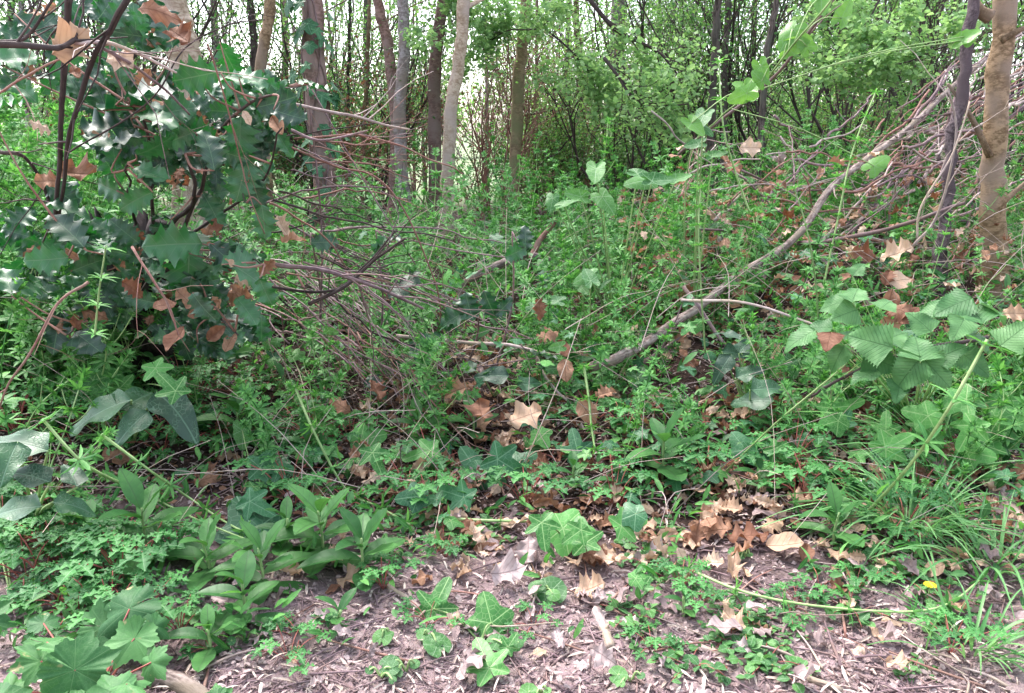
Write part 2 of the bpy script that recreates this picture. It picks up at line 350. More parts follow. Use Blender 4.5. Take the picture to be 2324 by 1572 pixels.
M['spring'] = leaf_mat('spring_leaf', (.16, .30, .12), (.30, .46, .20), (.2, .38, .1), 'pin', 4, .02, .5, .45, vs=.2, bumpy=.1)
M['grass'] = leaf_mat('grass_blade', (.06, .20, .06), (.20, .40, .15), (.2, .4, .15), 'pin', .1, .012, .4, .3, vs=.3, bumpy=.1)
M['dead'] = leaf_mat('dead_leaf', (.15, .06, .035), (.38, .215, .14), (.16, .07, .04), 'pin', 6, .010, .7, .18, vs=.6, tcol=.5, bumpy=1)
M['deadpale'] = leaf_mat('pale_dead_leaf', (.42, .27, .18), (.60, .44, .34), (.30, .18, .12), 'pin', 6, .009, .7, .15, vs=.5, tcol=.5, bumpy=1)
M['deadgrey'] = leaf_mat('grey_dead_leaf', (.22, .155, .15), (.47, .37, .36), (.2, .13, .13), 'pin', 6, .009, .8, .08, vs=.5, tcol=.5, bumpy=1)
M['stemgreen'] = wood_mat('green_stem', (.18, .29, .10), (.34, .46, .20), None, 40, 0, .5, .0005)
M['stemred'] = wood_mat('red_stem', (.25, .06, .06), (.36, .12, .09), None, 40, 0, .5, .0005)
M['twig'] = wood_mat('twig_bark', (.12, .075, .085), (.30, .21, .22), (.20, .13, .12), 60, 0, .8, .001)
M['twigpale'] = wood_mat('pale_twig_bark', (.28, .21, .20), (.50, .40, .38), (.36, .28, .22), 60, 0, .8, .0015)
M['logbark'] = wood_mat('log_bark', (.14, .10, .09), (.44, .35, .32), (.24, .19, .15), 45, 0, .85, .004)
M['twigred'] = wood_mat('red_twig_bark', (.17, .075, .06), (.32, .17, .14), (.25, .15, .12), 60, 0, .7, .001)
M['twigdark'] = wood_mat('dark_twig_bark', (.028, .018, .018), (.08, .055, .05), (.06, .045, .045), 60, 0, .8, .001)
M['trunkmauve'] = wood_mat('mauve_bark', (.04, .028, .032), (.16, .12, .13), (.09, .065, .072), 22, 1, .8, .005)
M['trunktan'] = wood_mat('tan_bark', (.12, .075, .042), (.28, .19, .12), (.22, .16, .125), 22, 1, .85, .004, moss=None)
M['trunkpale'] = wood_mat('pale_bark', (.24, .165, .115), (.44, .34, .27), (.36, .28, .25), 22, 1, .85, .003)
M['trunkred'] = wood_mat('reddish_bark', (.12, .065, .055), (.27, .17, .15), (.24, .17, .16), 22, 1, .85, .004)
M['trunkgrey'] = wood_mat('grey_bark', (.15, .12, .12), (.32, .28, .29), (.22, .17, .15), 22, 1, .85, .004)
M['trunkdark'] = wood_mat('dark_bark', (.035, .026, .024), (.12, .09, .085), (.09, .08, .07), 22, 0, .9, .004)
M['trunkbrown'] = wood_mat('brown_bark', (.15, .10, .065), (.28, .20, .13), (.17, .16, .085), 22, 1, .85, .004)
M['stump'] = wood_mat('stump_bark', (.016, .011, .012), (.06, .045, .045), None, 18, 0, .9, .01)
M['straw'] = leaf_mat('straw', (.34, .26, .22), (.66, .56, .50), (.3, .2, .12), 'pin', .1, .01, .6, .1, vs=.2, tcol=.5)
M['petal'] = leaf_mat('yellow_petal', (.75, .50, .02), (.85, .62, .04), (.7, .4, .02), 'pin', 3, .01, .5, .2, vs=.2, tcol=.5)
M['stone'] = wood_mat('pale_stone', (.55, .50, .48), (.78, .74, .72), None, 40, 0, .8, .002)
M['crumb'] = wood_mat('soil_crumb', (.14, .09, .08), (.42, .32, .31), (.25, .18, .17), 200, 0, .95, .001)
def soil_mat():
    m, t, b, o = nodes('woodland_soil'); n = N(t); g = n('ShaderNodeNewGeometry').outputs['Position']
    s1 = n('ShaderNodeTexNoise', i_Vector=g, i_Scale=9.0, i_Detail=8.0, i_Roughness=.7); s2 = n('ShaderNodeTexNoise', i_Vector=g, i_Scale=90.0, i_Detail=6.0, i_Roughness=.7)
    vo = n('ShaderNodeTexVoronoi', i_Vector=g, i_Scale=140.0)
    ys = n('ShaderNodeSeparateXYZ', i_0=g).outputs
    h = n.m('ADD', n.m('MULTIPLY', s1.outputs[0], .4), n.m('MULTIPLY', s2.outputs[0], .6))
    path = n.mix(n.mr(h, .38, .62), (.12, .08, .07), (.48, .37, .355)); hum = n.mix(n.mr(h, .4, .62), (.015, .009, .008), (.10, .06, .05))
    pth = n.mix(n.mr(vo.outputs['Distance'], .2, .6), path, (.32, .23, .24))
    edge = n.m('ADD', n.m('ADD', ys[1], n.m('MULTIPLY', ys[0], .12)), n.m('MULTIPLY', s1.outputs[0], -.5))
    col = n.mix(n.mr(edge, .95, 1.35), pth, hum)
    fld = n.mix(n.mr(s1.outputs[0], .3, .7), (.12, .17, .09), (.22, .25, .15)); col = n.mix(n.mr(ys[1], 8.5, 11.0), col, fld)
    bp = n('ShaderNodeBump', i_Strength=1.0, i_Distance=.02, i_Height=h)
    n.set(b.inputs['Base Color'], col); n.set(b.inputs['Roughness'], .95); n.set(b.inputs['Normal'], bp.outputs[0]); b.inputs['Specular IOR Level'].default_value = .15
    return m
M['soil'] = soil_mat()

# ---------------------------------------------------------------- ground
def build_ground():
    def axis(lo, hi, fine_lo, fine_hi, st, far):
        a = list(np.arange(fine_lo, fine_hi, st)); s = st; q = fine_lo
        L = []; 
        while q > lo: s *= far; q -= s; L.append(q)
        s = st; q = a[-1]; U = []
        while q < hi: s *= far; q += s; U.append(q)
        return np.array(L[::-1]+a+U)
    xs = axis(-900, 900, -2.2, 2.2, .022, 1.09); ys = axis(-300, 1300, .6, 4.4, .022, 1.07)
    X, Y = np.meshgrid(xs, ys); Z = gh(X, Y)
    V = np.stack([X, Y, Z], -1).reshape(-1, 3); k = len(xs)
    i = np.arange(len(ys)-1)[:, None]*k; j = np.arange(k-1)[None]
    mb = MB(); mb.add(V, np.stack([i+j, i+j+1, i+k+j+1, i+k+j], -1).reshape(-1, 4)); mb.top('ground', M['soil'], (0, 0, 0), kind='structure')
build_ground()

# ---------------------------------------------------------------- trees
def branchy(mb, p, d, L, r, depth, tips, k=4, spread=.8, up=.15, nseg=5, kidsn=(2, 4), tint=None):
    d = nrm(d); P = [np.array(p, float)]; q = d.copy()
    for i in range(nseg):
        q = nrm(q+R.normal(0, .16, 3)+np.array([0, 0, up*.3])); P.append(P[-1]+q*L/nseg)
    P = np.array(P); tube(mb, P, np.linspace(r, r*.45, len(P)), k, R.rand() if tint is None else tint, cap=False)
    if depth == 0 or L < .12:
        for t in P[1:]: tips.append((t, q))
        return
    for i in range(R.randint(kidsn[0], kidsn[1]+1)):
        t = R.uniform(.25, 1.0); idx = min(nseg-1, int(t*nseg)); b = P[idx]+(P[idx+1]-P[idx])*(t*nseg-idx if t < 1 else 1)
        nd = nrm(q+R.normal(0, spread, 3)+np.array([0, 0, up])); branchy(mb, b, nd, L*R.uniform(.45, .7), r*.5, depth-1, tips, max(3, k-1), spread, up, nseg, kidsn)
    for t in P[-2:]: tips.append((t, q))
def leaves_at(mb, tips, per, size, spread, T=SMALL):
    if not tips: return
    P = np.array([t[0] for t in tips]); n = len(P)*per
    idx = R.randint(0, len(P), n); pos = P[idx]+R.normal(0, spread, (n, 3)); d = R.normal(0, 1, (n, 3)); d[:, 2] = d[:, 2]*.5
    up = R.normal(0, .55, (n, 3)); up[:, 2] += 1
    inst(mb, T, pos, d, up, size*R.uniform(.6, 1.25, n), R.rand(n))
def tree(name, label, pts, wpx, Y, mat, group=None, top=4.6, limbs=5, leafm='tree', leaves=3, lsz=.045, flare=1.25, lean=None, lseg=1.1, dz=0.0, ivy=0, limbz=(1.2, 3.2), foot=False):
    """trunk through picture points at depth Y; carried on above the frame to a crown"""
    if foot: Y = float(ground(*pts[-1])[1])
    P = [at(x, y, Y) for x, y in pts]; b = P[-1]; g = gh(b[0], b[1])
    dirn = nrm(P[0]-P[1]) if len(P) > 1 else np.array([0, 0, 1.])
    q = P[0].copy(); upper = []
    while q[2] < top: q = q+nrm(dirn+np.array([0, 0, .5]))*.6; upper.append(q.copy()); dirn = nrm(dirn+R.normal(0, .05, 3)*[1, 1, .3])
    if b[2] > g: P.append(np.array([b[0], b[1], g-.06]))
    else: P[-1] = np.array([b[0], b[1], g-.06])
    P = np.array(upper[::-1]+P); n = max(14, int((P[0][2]-P[-1][2])*14)); C = curve(P, n); C[:, :2] += R.normal(0, .0035, (n, 2))
    z = C[:, 2]; w_ = (wpx*m_per_px(Y))/2; rr = w_*np.interp(z, [g-.1, g+.12, g+.35, 1.4, top], [flare*1.12, flare, 1.06, .95, .25])
    rr = rr*(1+.05*np.sin(np.arange(n)*1.3+R.rand()*6))*(1+R.normal(0, .018, n))
    root = thing(name, label, 'tree', (P[-1][0], P[-1][1], g), group)
    mb = MB(); tube(mb, C, rr, 14 if w_ > .03 else 9, R.rand(), lump=.035); mb.part('trunk', mat, root)
    tips = []
    for i in range(limbs):
        lb = MB()
        zz = g+R.uniform(*limbz) if i < limbs*.6 else R.uniform(2.2, top); idx = int(np.argmin(np.abs(z-zz))); a = R.uniform(0, 2*PI)
        branchy(lb, C[idx], [math.cos(a), math.sin(a), .5], lseg*R.uniform(.6, 1.2), rr[idx]*.32+.002, 2, tips, 5)
        lb.part('limb', mat, root)
    cb = MB(); leaves_at(cb, tips, leaves*2, lsz*.68, .11)
    if cb.n: cb.part('crown', M[leafm], root)
    return root, C, rr
# named trunks, left to right (picture points, width, depth)
t1, C1, r1 = tree('pale_tree', 'broad pale beige trunk leaning left behind the holly sprigs', [(385, 0), (405, 70), (425, 160), (440, 300), (430, 560)], 68, 3.6, M['trunkpale'])
tree('slender_tree', 'slender smooth tan trunk right of the broad pale leaning trunk', [(613, 0), (602, 90), (590, 180), (600, 300), (610, 500)], 24, 4.2, M['trunktan'])
tree('dark_tree', 'thin nearly black trunk between the pale leaning trunk and the slender tan one', [(568, 0), (573, 60), (578, 130), (580, 450)], 17, 6.0, M['trunkdark'])
t3, C3, r3 = tree('ivy_clad_tree', 'rough brown trunk with ivy climbing up it', [(708, 0), (712, 120), (722, 260), (735, 400), (738, 520)], 46, 4.4, M['trunkred'])
tree('leaning_tree', 'reddish trunk bending right until it meets the grey trunk', [(858, 0), (875, 80), (888, 170), (898, 300), (893, 490)], 23, 5.6, M['trunkred'])
tree('grey_tree', 'straight grey trunk touching the reddish leaning trunk', [(915, 0), (916, 130), (906, 300), (920, 500)], 26, 5.4, M['trunkgrey'])
tree('red_brown_tree', 'dark red brown trunk just left of the palest slim trunk', [(1006, 0), (988, 130), (986, 300), (988, 510)], 27, 5.6, M['trunkred'])
tree('pale_slim_tree', 'palest slim trunk, curving, in the middle of the row', [(1052, 0), (1042, 130), (1023, 250), (1017, 420), (1008, 560)], 27, 4.6, M['trunkpale'], leaves=5, foot=True)
tree('olive_brown_tree', 'olive brown trunk standing alone right of the palest slim trunk', [(1194, 0), (1181, 130), (1172, 300), (1163, 470)], 25, 5.6, M['trunkbrown'])
tree('grey_far_tree', 'pale mauve trunk far behind the overhanging bare branch', [(1405, 0), (1400, 110), (1394, 240), (1390, 420)], 38, 9.0, M['trunkgrey'])
tree('black_forked_tree', 'thin blackish trunk standing left of the lowest hanging vine leaves', [(1628, 0), (1622, 120), (1614, 250), (1612, 420)], 17, 5.0, M['trunkdark'])
tree('black_thin_tree', 'very thin blackish trunk close behind another blackish trunk', [(1650, 60), (1644, 130), (1643, 330)], 13, 5.3, M['trunkdark'])
tree('black_tree', 'thin blackish trunk crossing behind the heart shaped vine leaves', [(1762, 0), (1740, 130), (1725, 330)], 13, 4.6, M['trunkdark'])
tree('far_brown_tree', 'dark purplish trunk far back left of the widest dark trunk', [(1925, 0), (1915, 130), (1910, 420)], 34, 9.0, M['trunkred'])
tree('far_wide_tree', 'widest dark purplish trunk far back, left of the mauve leaning trunk', [(2112, 0), (2096, 110), (2090, 400)], 56, 9.5, M['trunkred'])
t13, C13, r13 = tree('mauve_tree', 'mauve grey trunk that leans right behind the brush pile', [(2205, 0), (2185, 200), (2160, 320), (2146, 480), (2127, 700)], 24, 3.2, M['trunkmauve'], leaves=4, foot=True)
t14, C14, r14 = tree('right_edge_tree', 'thick tan trunk with stubs, nearest tree at the right edge', [(2284, 0), (2262, 230), (2252, 450), (2262, 680)], 45, 3.0, M['trunktan'], foot=True, flare=1.35, limbs=3, limbz=(1.9, 3))
# stubs and branches of the nearest right tree
for pts, r0 in (([(2245, 355), (2205, 270), (2150, 190)], .008), ([(2262, 470), (2330, 410)], .009), ([(2245, 40), (2215, 15), (2195, -60)], .016), ([(2270, 90), (2330, 60)], .010)):
    sb = MB(); tube(sb, curve([at(x, y, float(t14.location[1])-.03) for x, y in pts], 10), np.linspace(r0*1.5, r0*.6, 10), 7, .3, lump=.05)
    sb.part('branch_stub', M['trunktan'], t14)
# dark and thin trunks that fill the wood behind
fill = [(20, 7, 26), (75, 6, 20), (150, 8, 30), (230, 6.5, 22), (300, 9, 40), (345, 5.5, 16), (500, 8, 26), (655, 7.5, 22), (785, 6.5, 12), (822, 6.0, 14), (835, 8, 20), (1105, 9, 14), (1215, 7.2, 12),
        (1278, 9.5, 22), (1330, 11, 26), (1500, 10, 16), (1560, 8, 12), (1700, 9, 22), (1830, 8, 14), (1990, 8.5, 18), (2035, 11, 30), (2170, 12, 30), (940, 10, 9), (965, 12, 10)]
for i, (x, Y, wp) in enumerate(fill):
    a = R.normal(0, 14); kind = ['trunkdark', 'trunkgrey', 'trunkred', 'trunkdark', 'trunkbrown'][i % 5]
    side = 'behind the holly sprigs' if x < 700 else ('behind the row of slim trunks' if x < 1250 else 'behind the right-hand thicket')
    tree('background_tree', '%s background trunk %s' % ({'trunkdark': 'dark', 'trunkgrey': 'grey', 'trunkred': 'reddish', 'trunkbrown': 'brown'}[kind], side), [(x+a, 0), (x+a*.5, 200), (x, 420)], wp*.62, Y, M[kind],
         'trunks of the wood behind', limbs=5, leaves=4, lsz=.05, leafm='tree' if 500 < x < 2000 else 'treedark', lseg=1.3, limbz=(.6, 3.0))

# ---------------------------------------------------------------- shrubs of the background
def shrub(name, label, x, Y, h, wd, stems, leafm, leaves, lsz, barkm='twigdark', group=None, r=.012, depth=2, upk=.35, z0=0):
    g = at(x, 400, Y)[0]; root = thing(name, label, 'shrub', (g, Y, float(gh(g, Y))), group)
    sbm = MB(); tips = []
    for i in range(stems):
        a = R.uniform(0, 2*PI); b = np.array([g+math.cos(a)*wd*.18, Y+math.sin(a)*wd*.15, float(gh(g, Y))])
        branchy(sbm, b, [math.cos(a)*wd/h*.55, math.sin(a)*wd/h*.4, 1], h*R.uniform(.6, 1.0), r*R.uniform(.6, 1.2), depth, tips, 5, .6, upk, 6, (3, 5))
    sbm.part('stems', M[barkm], root)
    if leaves:
        fb = MB(); leaves_at(fb, tips, max(1, int(leaves*1.0)), lsz*.58, .12); fb.part('foliage', M[leafm], root)
    return root
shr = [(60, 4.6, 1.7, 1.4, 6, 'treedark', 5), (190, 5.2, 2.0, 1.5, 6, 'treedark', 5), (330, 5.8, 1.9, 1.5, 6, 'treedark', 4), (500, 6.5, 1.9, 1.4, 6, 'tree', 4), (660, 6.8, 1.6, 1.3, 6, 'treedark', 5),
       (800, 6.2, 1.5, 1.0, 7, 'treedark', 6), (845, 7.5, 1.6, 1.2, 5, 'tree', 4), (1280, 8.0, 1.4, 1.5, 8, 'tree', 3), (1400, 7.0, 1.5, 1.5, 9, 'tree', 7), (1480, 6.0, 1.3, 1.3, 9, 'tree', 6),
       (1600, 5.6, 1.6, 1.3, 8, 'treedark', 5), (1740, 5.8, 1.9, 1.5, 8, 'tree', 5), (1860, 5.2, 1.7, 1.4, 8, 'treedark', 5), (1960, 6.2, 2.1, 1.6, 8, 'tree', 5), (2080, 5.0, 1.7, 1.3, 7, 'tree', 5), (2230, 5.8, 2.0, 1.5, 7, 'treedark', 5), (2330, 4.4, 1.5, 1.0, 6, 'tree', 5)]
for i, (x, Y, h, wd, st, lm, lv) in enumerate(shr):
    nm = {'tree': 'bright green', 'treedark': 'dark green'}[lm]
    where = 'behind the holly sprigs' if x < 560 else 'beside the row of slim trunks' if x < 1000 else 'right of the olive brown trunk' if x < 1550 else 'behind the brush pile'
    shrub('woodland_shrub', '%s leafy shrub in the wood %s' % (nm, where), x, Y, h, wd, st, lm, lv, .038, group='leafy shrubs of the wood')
shrub('bare_shrub', 'brown leafless tangled shrub between the two slim trunks', 1110, 6.2, 1.15, .55, 14, 'tree', 0, .03, 'twigred', r=.010)
shrub('bare_shrub', 'brown twiggy bush right of the olive brown trunk', 1250, 7.0, 1.3, .7, 12, 'dead', 3, .03, 'twigred', r=.009)
for x, Y in ((700, 9), (900, 10), (960, 9), (1050, 10), (1130, 11), (1230, 9), (1320, 10), (1450, 9), (1700, 8), (1900, 9), (2100, 9), (450, 9), (150, 9)):
    shrub('bare_thicket', 'thin leafless thicket bush far back by the field edge', x, Y, 2.0, 1.2, 8, 'tree', 2, .04, 'twig', 'leafless thicket bushes', r=.009)
for i in range(26):
    x = 60+i*90+R.normal(0, 20)
    if 930 < x < 1130: continue
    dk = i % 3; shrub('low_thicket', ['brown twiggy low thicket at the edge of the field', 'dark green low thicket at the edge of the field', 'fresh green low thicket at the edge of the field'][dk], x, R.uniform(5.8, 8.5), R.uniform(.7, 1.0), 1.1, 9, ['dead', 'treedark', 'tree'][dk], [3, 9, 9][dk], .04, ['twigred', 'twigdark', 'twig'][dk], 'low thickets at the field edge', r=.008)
for i, (x, Y) in enumerate(((480, 9.5), (640, 10), (790, 8.5), (1240, 11), (1390, 10), (1490, 11), (1580, 8.5), (1680, 11), (1790, 9.5), (1880, 10), (1990, 9), (2090, 10.5), (2200, 8.5), (2290, 9.5), (250, 9), (80, 8.5))):
    shrub('young_tree', 'tall young tree with a fine pale veil of spring leaves, far back', x+R.normal(0, 15), Y, 3.4, 1.5, 4, 'spring', 5, .055, 'twig', 'far young trees in spring leaf', r=.02, depth=3, upk=.5)
# unseen hedge added behind the camera to shade the scene and fill glossy reflections
nh = MB(); n = 9000; px_ = np.stack([R.uniform(-7, 7, n), R.uniform(-4.2, -3.0, n), R.uniform(0, 3.2, n)], -1); inst(nh, SMALL, px_, R.normal(0, 1, (n, 3)), R.normal(0, 1, (n, 3)), R.uniform(.08, .2, n), R.rand(n))
nh.top('added_shade_hedge', M['treedark'], (0, -3.6, 0), 'unseen dark hedge added behind the camera for shade and reflections', 'hedge', kind='stuff')
# far hedge beyond the field: nobody could count it
fh = MB(); ft = []
for x in np.linspace(-22, 22, 60):
    branchy(fh, [x, 30+R.uniform(-1, 1), 0], [R.normal(0, .2), 0, 1], R.uniform(1.4, 2.4), .05, 2, ft, 3, .8, .2, 4, (4, 6))
fh.top('far_hedge_twigs', M['twigpale'], (0, 30, 0), 'pinkish leafless hedge far off beyond the field', 'hedge', kind='stuff')
fl = MB(); leaves_at(fl, ft, 3, .20, .3); fl.top('far_hedge_leaves', M['tree'], (0, 30, 0), 'fresh green leaves of the far hedge beyond the field', 'hedge', kind='stuff')
# long leafy sprays of saplings near the top of the picture
def spray(label, pts, Y, r, leafm='spring', n=26, sz=.035, mat='twigdark', side=14, name='overhanging_branch', ln=.25):
    P = curve([at(x, y, Y+R.normal(0, .03)) for x, y in pts], 22); root = thing(name, label, 'branch', P[0])
    b = MB(); tube(b, P, np.linspace(r, r*.35, 22), 6, .2, lump=.05); tips = []
    for i in range(side):
        k = R.randint(3, 21); branchy(b, P[k], nrm(P[min(21, k+1)]-P[k])+R.normal(0, .7, 3), R.uniform(.5, 1.2)*ln, r*.35, 1, tips, 3, .7, .1, 4, (1, 3))
    b.part('branch', M[mat], root)
    if n:
        f = MB(); leaves_at(f, tips, n//6+1, sz, .03); f.part('foliage', M[leafm], root)
    return root
spray('long dark overhanging branch sweeping down to the blackish trunk', [(1330, -10), (1400, 70), (1480, 110), (1520, 150), (1530, 240)], 4.6, .013)
spray('dark curved branch dipping low below the overhanging one', [(1370, 130), (1400, 170), (1440, 225), (1500, 240), (1560, 236)], 4.4, .010)
spray('leafy arching sapling branch at the top centre', [(1230, 60), (1290, 110), (1340, 170), (1360, 250)], 5.0, .007, n=60)
spray('leafy spray right of the palest slim trunk top', [(1290, -20), (1230, 60), (1150, 70), (1090, 110)], 5.2, .006, n=60)
spray('leafy spray between the reddish and grey trunks', [(930, 160), (960, 90), (1010, 60), (1060, 20)], 5.2, .006, n=48)
spray('leafy spray hanging above the widest dark trunk', [(2000, -10), (1960, 60), (1900, 110), (1850, 120)], 4.5, .006, n=60)
spray('leafy spray left of the mauve leaning trunk', [(2200, 90), (2130, 110), (2060, 140), (1990, 150)], 4.3, .006, n=60)

# ---------------------------------------------------------------- ivy climbing on the brown trunk
ivt = MB()
for i in range(3):
    P = []
    for q in range(14):
        z = .25+q*.12; k = int(np.argmin(np.abs(C3[:, 2]-z))); a = -PI/2+.8*math.sin(q*.7+i*2)+(i-1)*.7
        P.append(C3[k]+np.array([math.cos(a), math.sin(a), 0])*(r3[k]+.004))
    tube(ivt, curve(P, 40), .004, 5, .3)
ir = thing('climbing_ivy', 'ivy climbing the rough brown trunk', 'ivy', (C3[-1][0], C3[-1][1]-.1, C3[-1][2]))
ivt.part('stem', M['twig'], ir); ivm = [MB().mesh.__self__ for _ in range(0)]
def leafmesh(T, mat, name):
    m = MB(); m.add(*T); return m.mesh(name, mat)
ME = {'ivy': [leafmesh(t, M['ivy'], 'ivy_leaf') for t in IVY], 'ivydark': [leafmesh(t, M['ivydark'], 'ivy_leaf') for t in IVY], 'holly': [leafmesh(t, M['holly'], 'holly_leaf') for t in HOLLY],
      'heart': [leafmesh(t, M['heart'], 'heart_leaf') for t in HEART], 'vine': [leafmesh(t, M['vine'], 'vine_leaf') for t in HEART], 'lance': [leafmesh(t, M['lance'], 'lance_leaf') for t in LANCE],
      'lobed': [leafmesh(t, M['lobed'], 'lobed_leaf') for t in LOBED], 'arum': [leafmesh(t, M['arum'], 'arum_leaf') for t in ARUM], 'pleat': [leafmesh(t, M['pleat'], 'bramble_leaf') for t in PLEAT],
      'pleatdead': [leafmesh(t, M['dead'], 'bramble_leaf') for t in PLEAT], 'fern': [leafmesh(FERN, M['fern'], 'geranium_leaf')], 'round': [leafmesh(t, M['heart'], 'round_leaf') for t in ROUND],
      'dead': [leafmesh(t, M['dead'], 'dead_leaf') for t in DEAD], 'deadpale': [leafmesh(t, M['deadpale'], 'dead_leaf') for t in DEAD], 'deadgrey': [leafmesh(t, M['deadgrey'], 'dead_leaf') for t in DEAD]}
CAMP = np.array([0, 0, EYE])
def px_frame(x, y, Y, spx, ang, face=.6, upk=.6, jit=.25, sx=1.0, centre=True):
    """a leaf centred on a picture point: length spx, pointing along ang in the picture, its face turned between camera and sky"""
    p = at(x, y, Y); s = spx*np.linalg.norm(p-CAMP)/F; a = rad(ang)
    right = np.array([1, 0, 0]); upc = np.array([0, sp, cp]); toc = nrm(CAMP-p)
    n = nrm(toc*face+np.array([0, 0, 1.])*upk+R.normal(0, jit, 3)); d = right*math.cos(a)+upc*math.sin(a); d = nrm(d-n*np.dot(d, n))
    if centre: p = p-d*s*.45
    return frame(p, d, n, s, sx), p, d, s
for i in range(60):
    z = R.uniform(.25, 2.0); k = int(np.argmin(np.abs(C3[:, 2]-z))); a = R.uniform(-PI, 0); o_ = np.array([math.cos(a), math.sin(a), 0])
    pos = C3[k]+o_*(r3[k]+.02+R.uniform(0, .06)); dd = o_*.5+np.array([R.normal(0, .4), 0, -.7])
    mesh_part('leaf', ME['ivydark'][i % 3], ir, frame(pos, dd, o_*.8+np.array([0, 0, .7]), R.uniform(.08, .13)))

# ---------------------------------------------------------------- the stump and the holly growing over it
sg = ground(300, 850); sY = sg[1]
st = thing('old_stump', 'blackened old tree stump with ridged bark under the holly', 'stump', (sg[0], sY, float(gh(sg[0], sY))))
mb = MB(); nth, nz = 40, 26; V = []; A = []
for k in range(nz):
    q = k/(nz-1); z = gh(sg[0], sY)-.05+q*.46
    for j in range(nth):
        a = j*2*PI/nth; rr = .085*(1+.9*(1-q)**3)*(1+.14*math.sin(a*5+1+q*.8)+.09*math.sin(a*9+2*q+.5)+.05*math.sin(a*14))+R.normal(0, .002)
        zt = z+(.06*math.sin(a*3)+.03*math.sin(a*7) if q > .9 else 0); V.append([sg[0]+.03*math.sin(q*3)+math.cos(a)*rr, sY+math.sin(a)*rr, zt]); A.append([j/nth, q*.4, .5])
V = np.array(V); f4 = [(k*nth+j, k*nth+(j+1) % nth, (k+1)*nth+(j+1) % nth, (k+1)*nth+j) for k in range(nz-1) for j in range(nth)]
V = np.vstack([V, [sg[0], sY, gh(sg[0], sY)+.33]]); A.append([0, 0, .5]); f3 = [((nz-1)*nth+j, (nz-1)*nth+(j+1) % nth, nz*nth) for j in range(nth)]
mb.add(V, f4, f3, A); mb.part('trunk', M['stump'], st)
rb = MB()
for pts in ([(330, 560), (320, 640), (300, 700), (270, 790)], [(360, 500), (330, 600), (345, 700), (330, 790)], [(250, 620), (262, 700), (240, 790)], [(300, 640), (320, 740), (380, 800)]):
    P = curve([at(x, y, sY-.10+R.uniform(-.03, .03)) for x, y in pts], 14); tube(rb, P, np.linspace(.022, .030, 14), 8, .4, lump=.12)
rb.part('root', M['stump'], st)
HY = 1.75
hx, hy = at(330, 650, sY-.02)[:2]
hroot = thing('holly_bush', 'glossy spiny holly growing over the blackened stump', 'holly', (float(hx), float(hy), float(gh(hx, hy))))
hb = MB(); HC = []
hbr = [([(345, 700), (400, 560), (450, 430), (480, 330), (560, 240), (620, 215)], .010), ([(345, 700), (360, 560), (340, 430), (330, 300), (300, 240)], .009), ([(400, 560), (520, 470), (600, 400), (640, 290)], .007),
       ([(345, 700), (290, 620), (220, 560), (150, 530)], .008), ([(345, 700), (430, 690), (500, 720), (540, 760)], .007), ([(400, 560), (500, 560), (560, 590), (600, 600)], .006),
       ([(330, 640), (400, 500), (440, 440), (420, 350)], .012), ([(350, 600), (300, 480), (290, 370)], .008), ([(290, 620), (200, 700), (150, 760)], .006), ([(560, 240), (640, 205), (700, 190)], .004), ([(480, 330), (540, 390), (560, 460)], .004)]
for i, (pts, r0) in enumerate(hbr):
    n = len(pts); P = curve([at(x, y, (sY-.05)+(HY-sY)*(q/(n-1))**.7) for q, (x, y) in enumerate(pts)], 18); HC.append(P); tube(hb, wiggle(P, .006), np.linspace(r0, r0*.35, 18)*.7, 6, R.rand(), lump=.06)
hb.part('branch', M['twigdark'], hroot); HC = np.concatenate(HC)
hsid = []
holly = """285 245 150 20 g;345 258 110 -20 g;335 212 130 10 g;250 290 120 205 g;270 318 120 200 g;235 322 90 190 g;450 172 115 190 d;505 182 115 5 g;565 172 85 -40 g;520 135 100 -65 d;622 235 110 10 d;590 265 100 150 d;545 310 115 -90 d;
450 300 100 160 d;408 312 90 200 d;258 352 80 100 d;300 352 80 60 d;335 392 100 -30 g;480 342 110 100 d;552 400 120 -100 d;578 432 100 -80 d;700 185 70 60 g;725 200 60 10 g;655 262 90 -20 m;155 520 130 130 m;110 590 100 190 d;
228 558 95 100 g;262 602 100 -30 g;258 645 100 -60 m;370 492 85 100 g;398 552 140 180 d;442 543 120 80 m;428 622 140 -90 d;505 580 100 -40 d;545 592 110 30 m;565 622 110 0 m;428 665 100 -100 d;455 695 90 -60 d;478 712 80 170 m;
522 722 90 20 g;492 782 100 60 g;170 722 90 100 m;195 772 90 -40 m;200 692 80 80 m;130 742 110 -100 m;922 640 120 -110 g;882 542 85 170 g;1170 575 75 20 d;1192 545 70 90 d;970 780 115 -130 g;860 565 70 60 d;735 548 80 10 d;
1030 720 90 200 m;1062 692 80 -80 d;1110 690 90 -70 d;1228 802 85 -20 g;1246 832 70 10 g;1142 700 70 40 d;850 872 80 -60 m;980 640 70 20 d;20 640 90 100 m;60 645 80 40 m;30 130 90 30 g;12 240 80 60 g;70 55 90 -30 d;270 170 70 90 d;
380 60 110 120 d;265 40 90 60 d;150 470 100 20 g;560 700 90 -50 d;600 660 80 -70 d;350 340 100 0 d;400 250 90 20 m;520 350 90 -30 d;640 320 80 -60 m;600 500 90 -80 d;480 470 100 -60 d;310 450 90 200 d;250 430 90 160 d;200 600 90 20 d"""
K = 0
far_list = []; PET = []
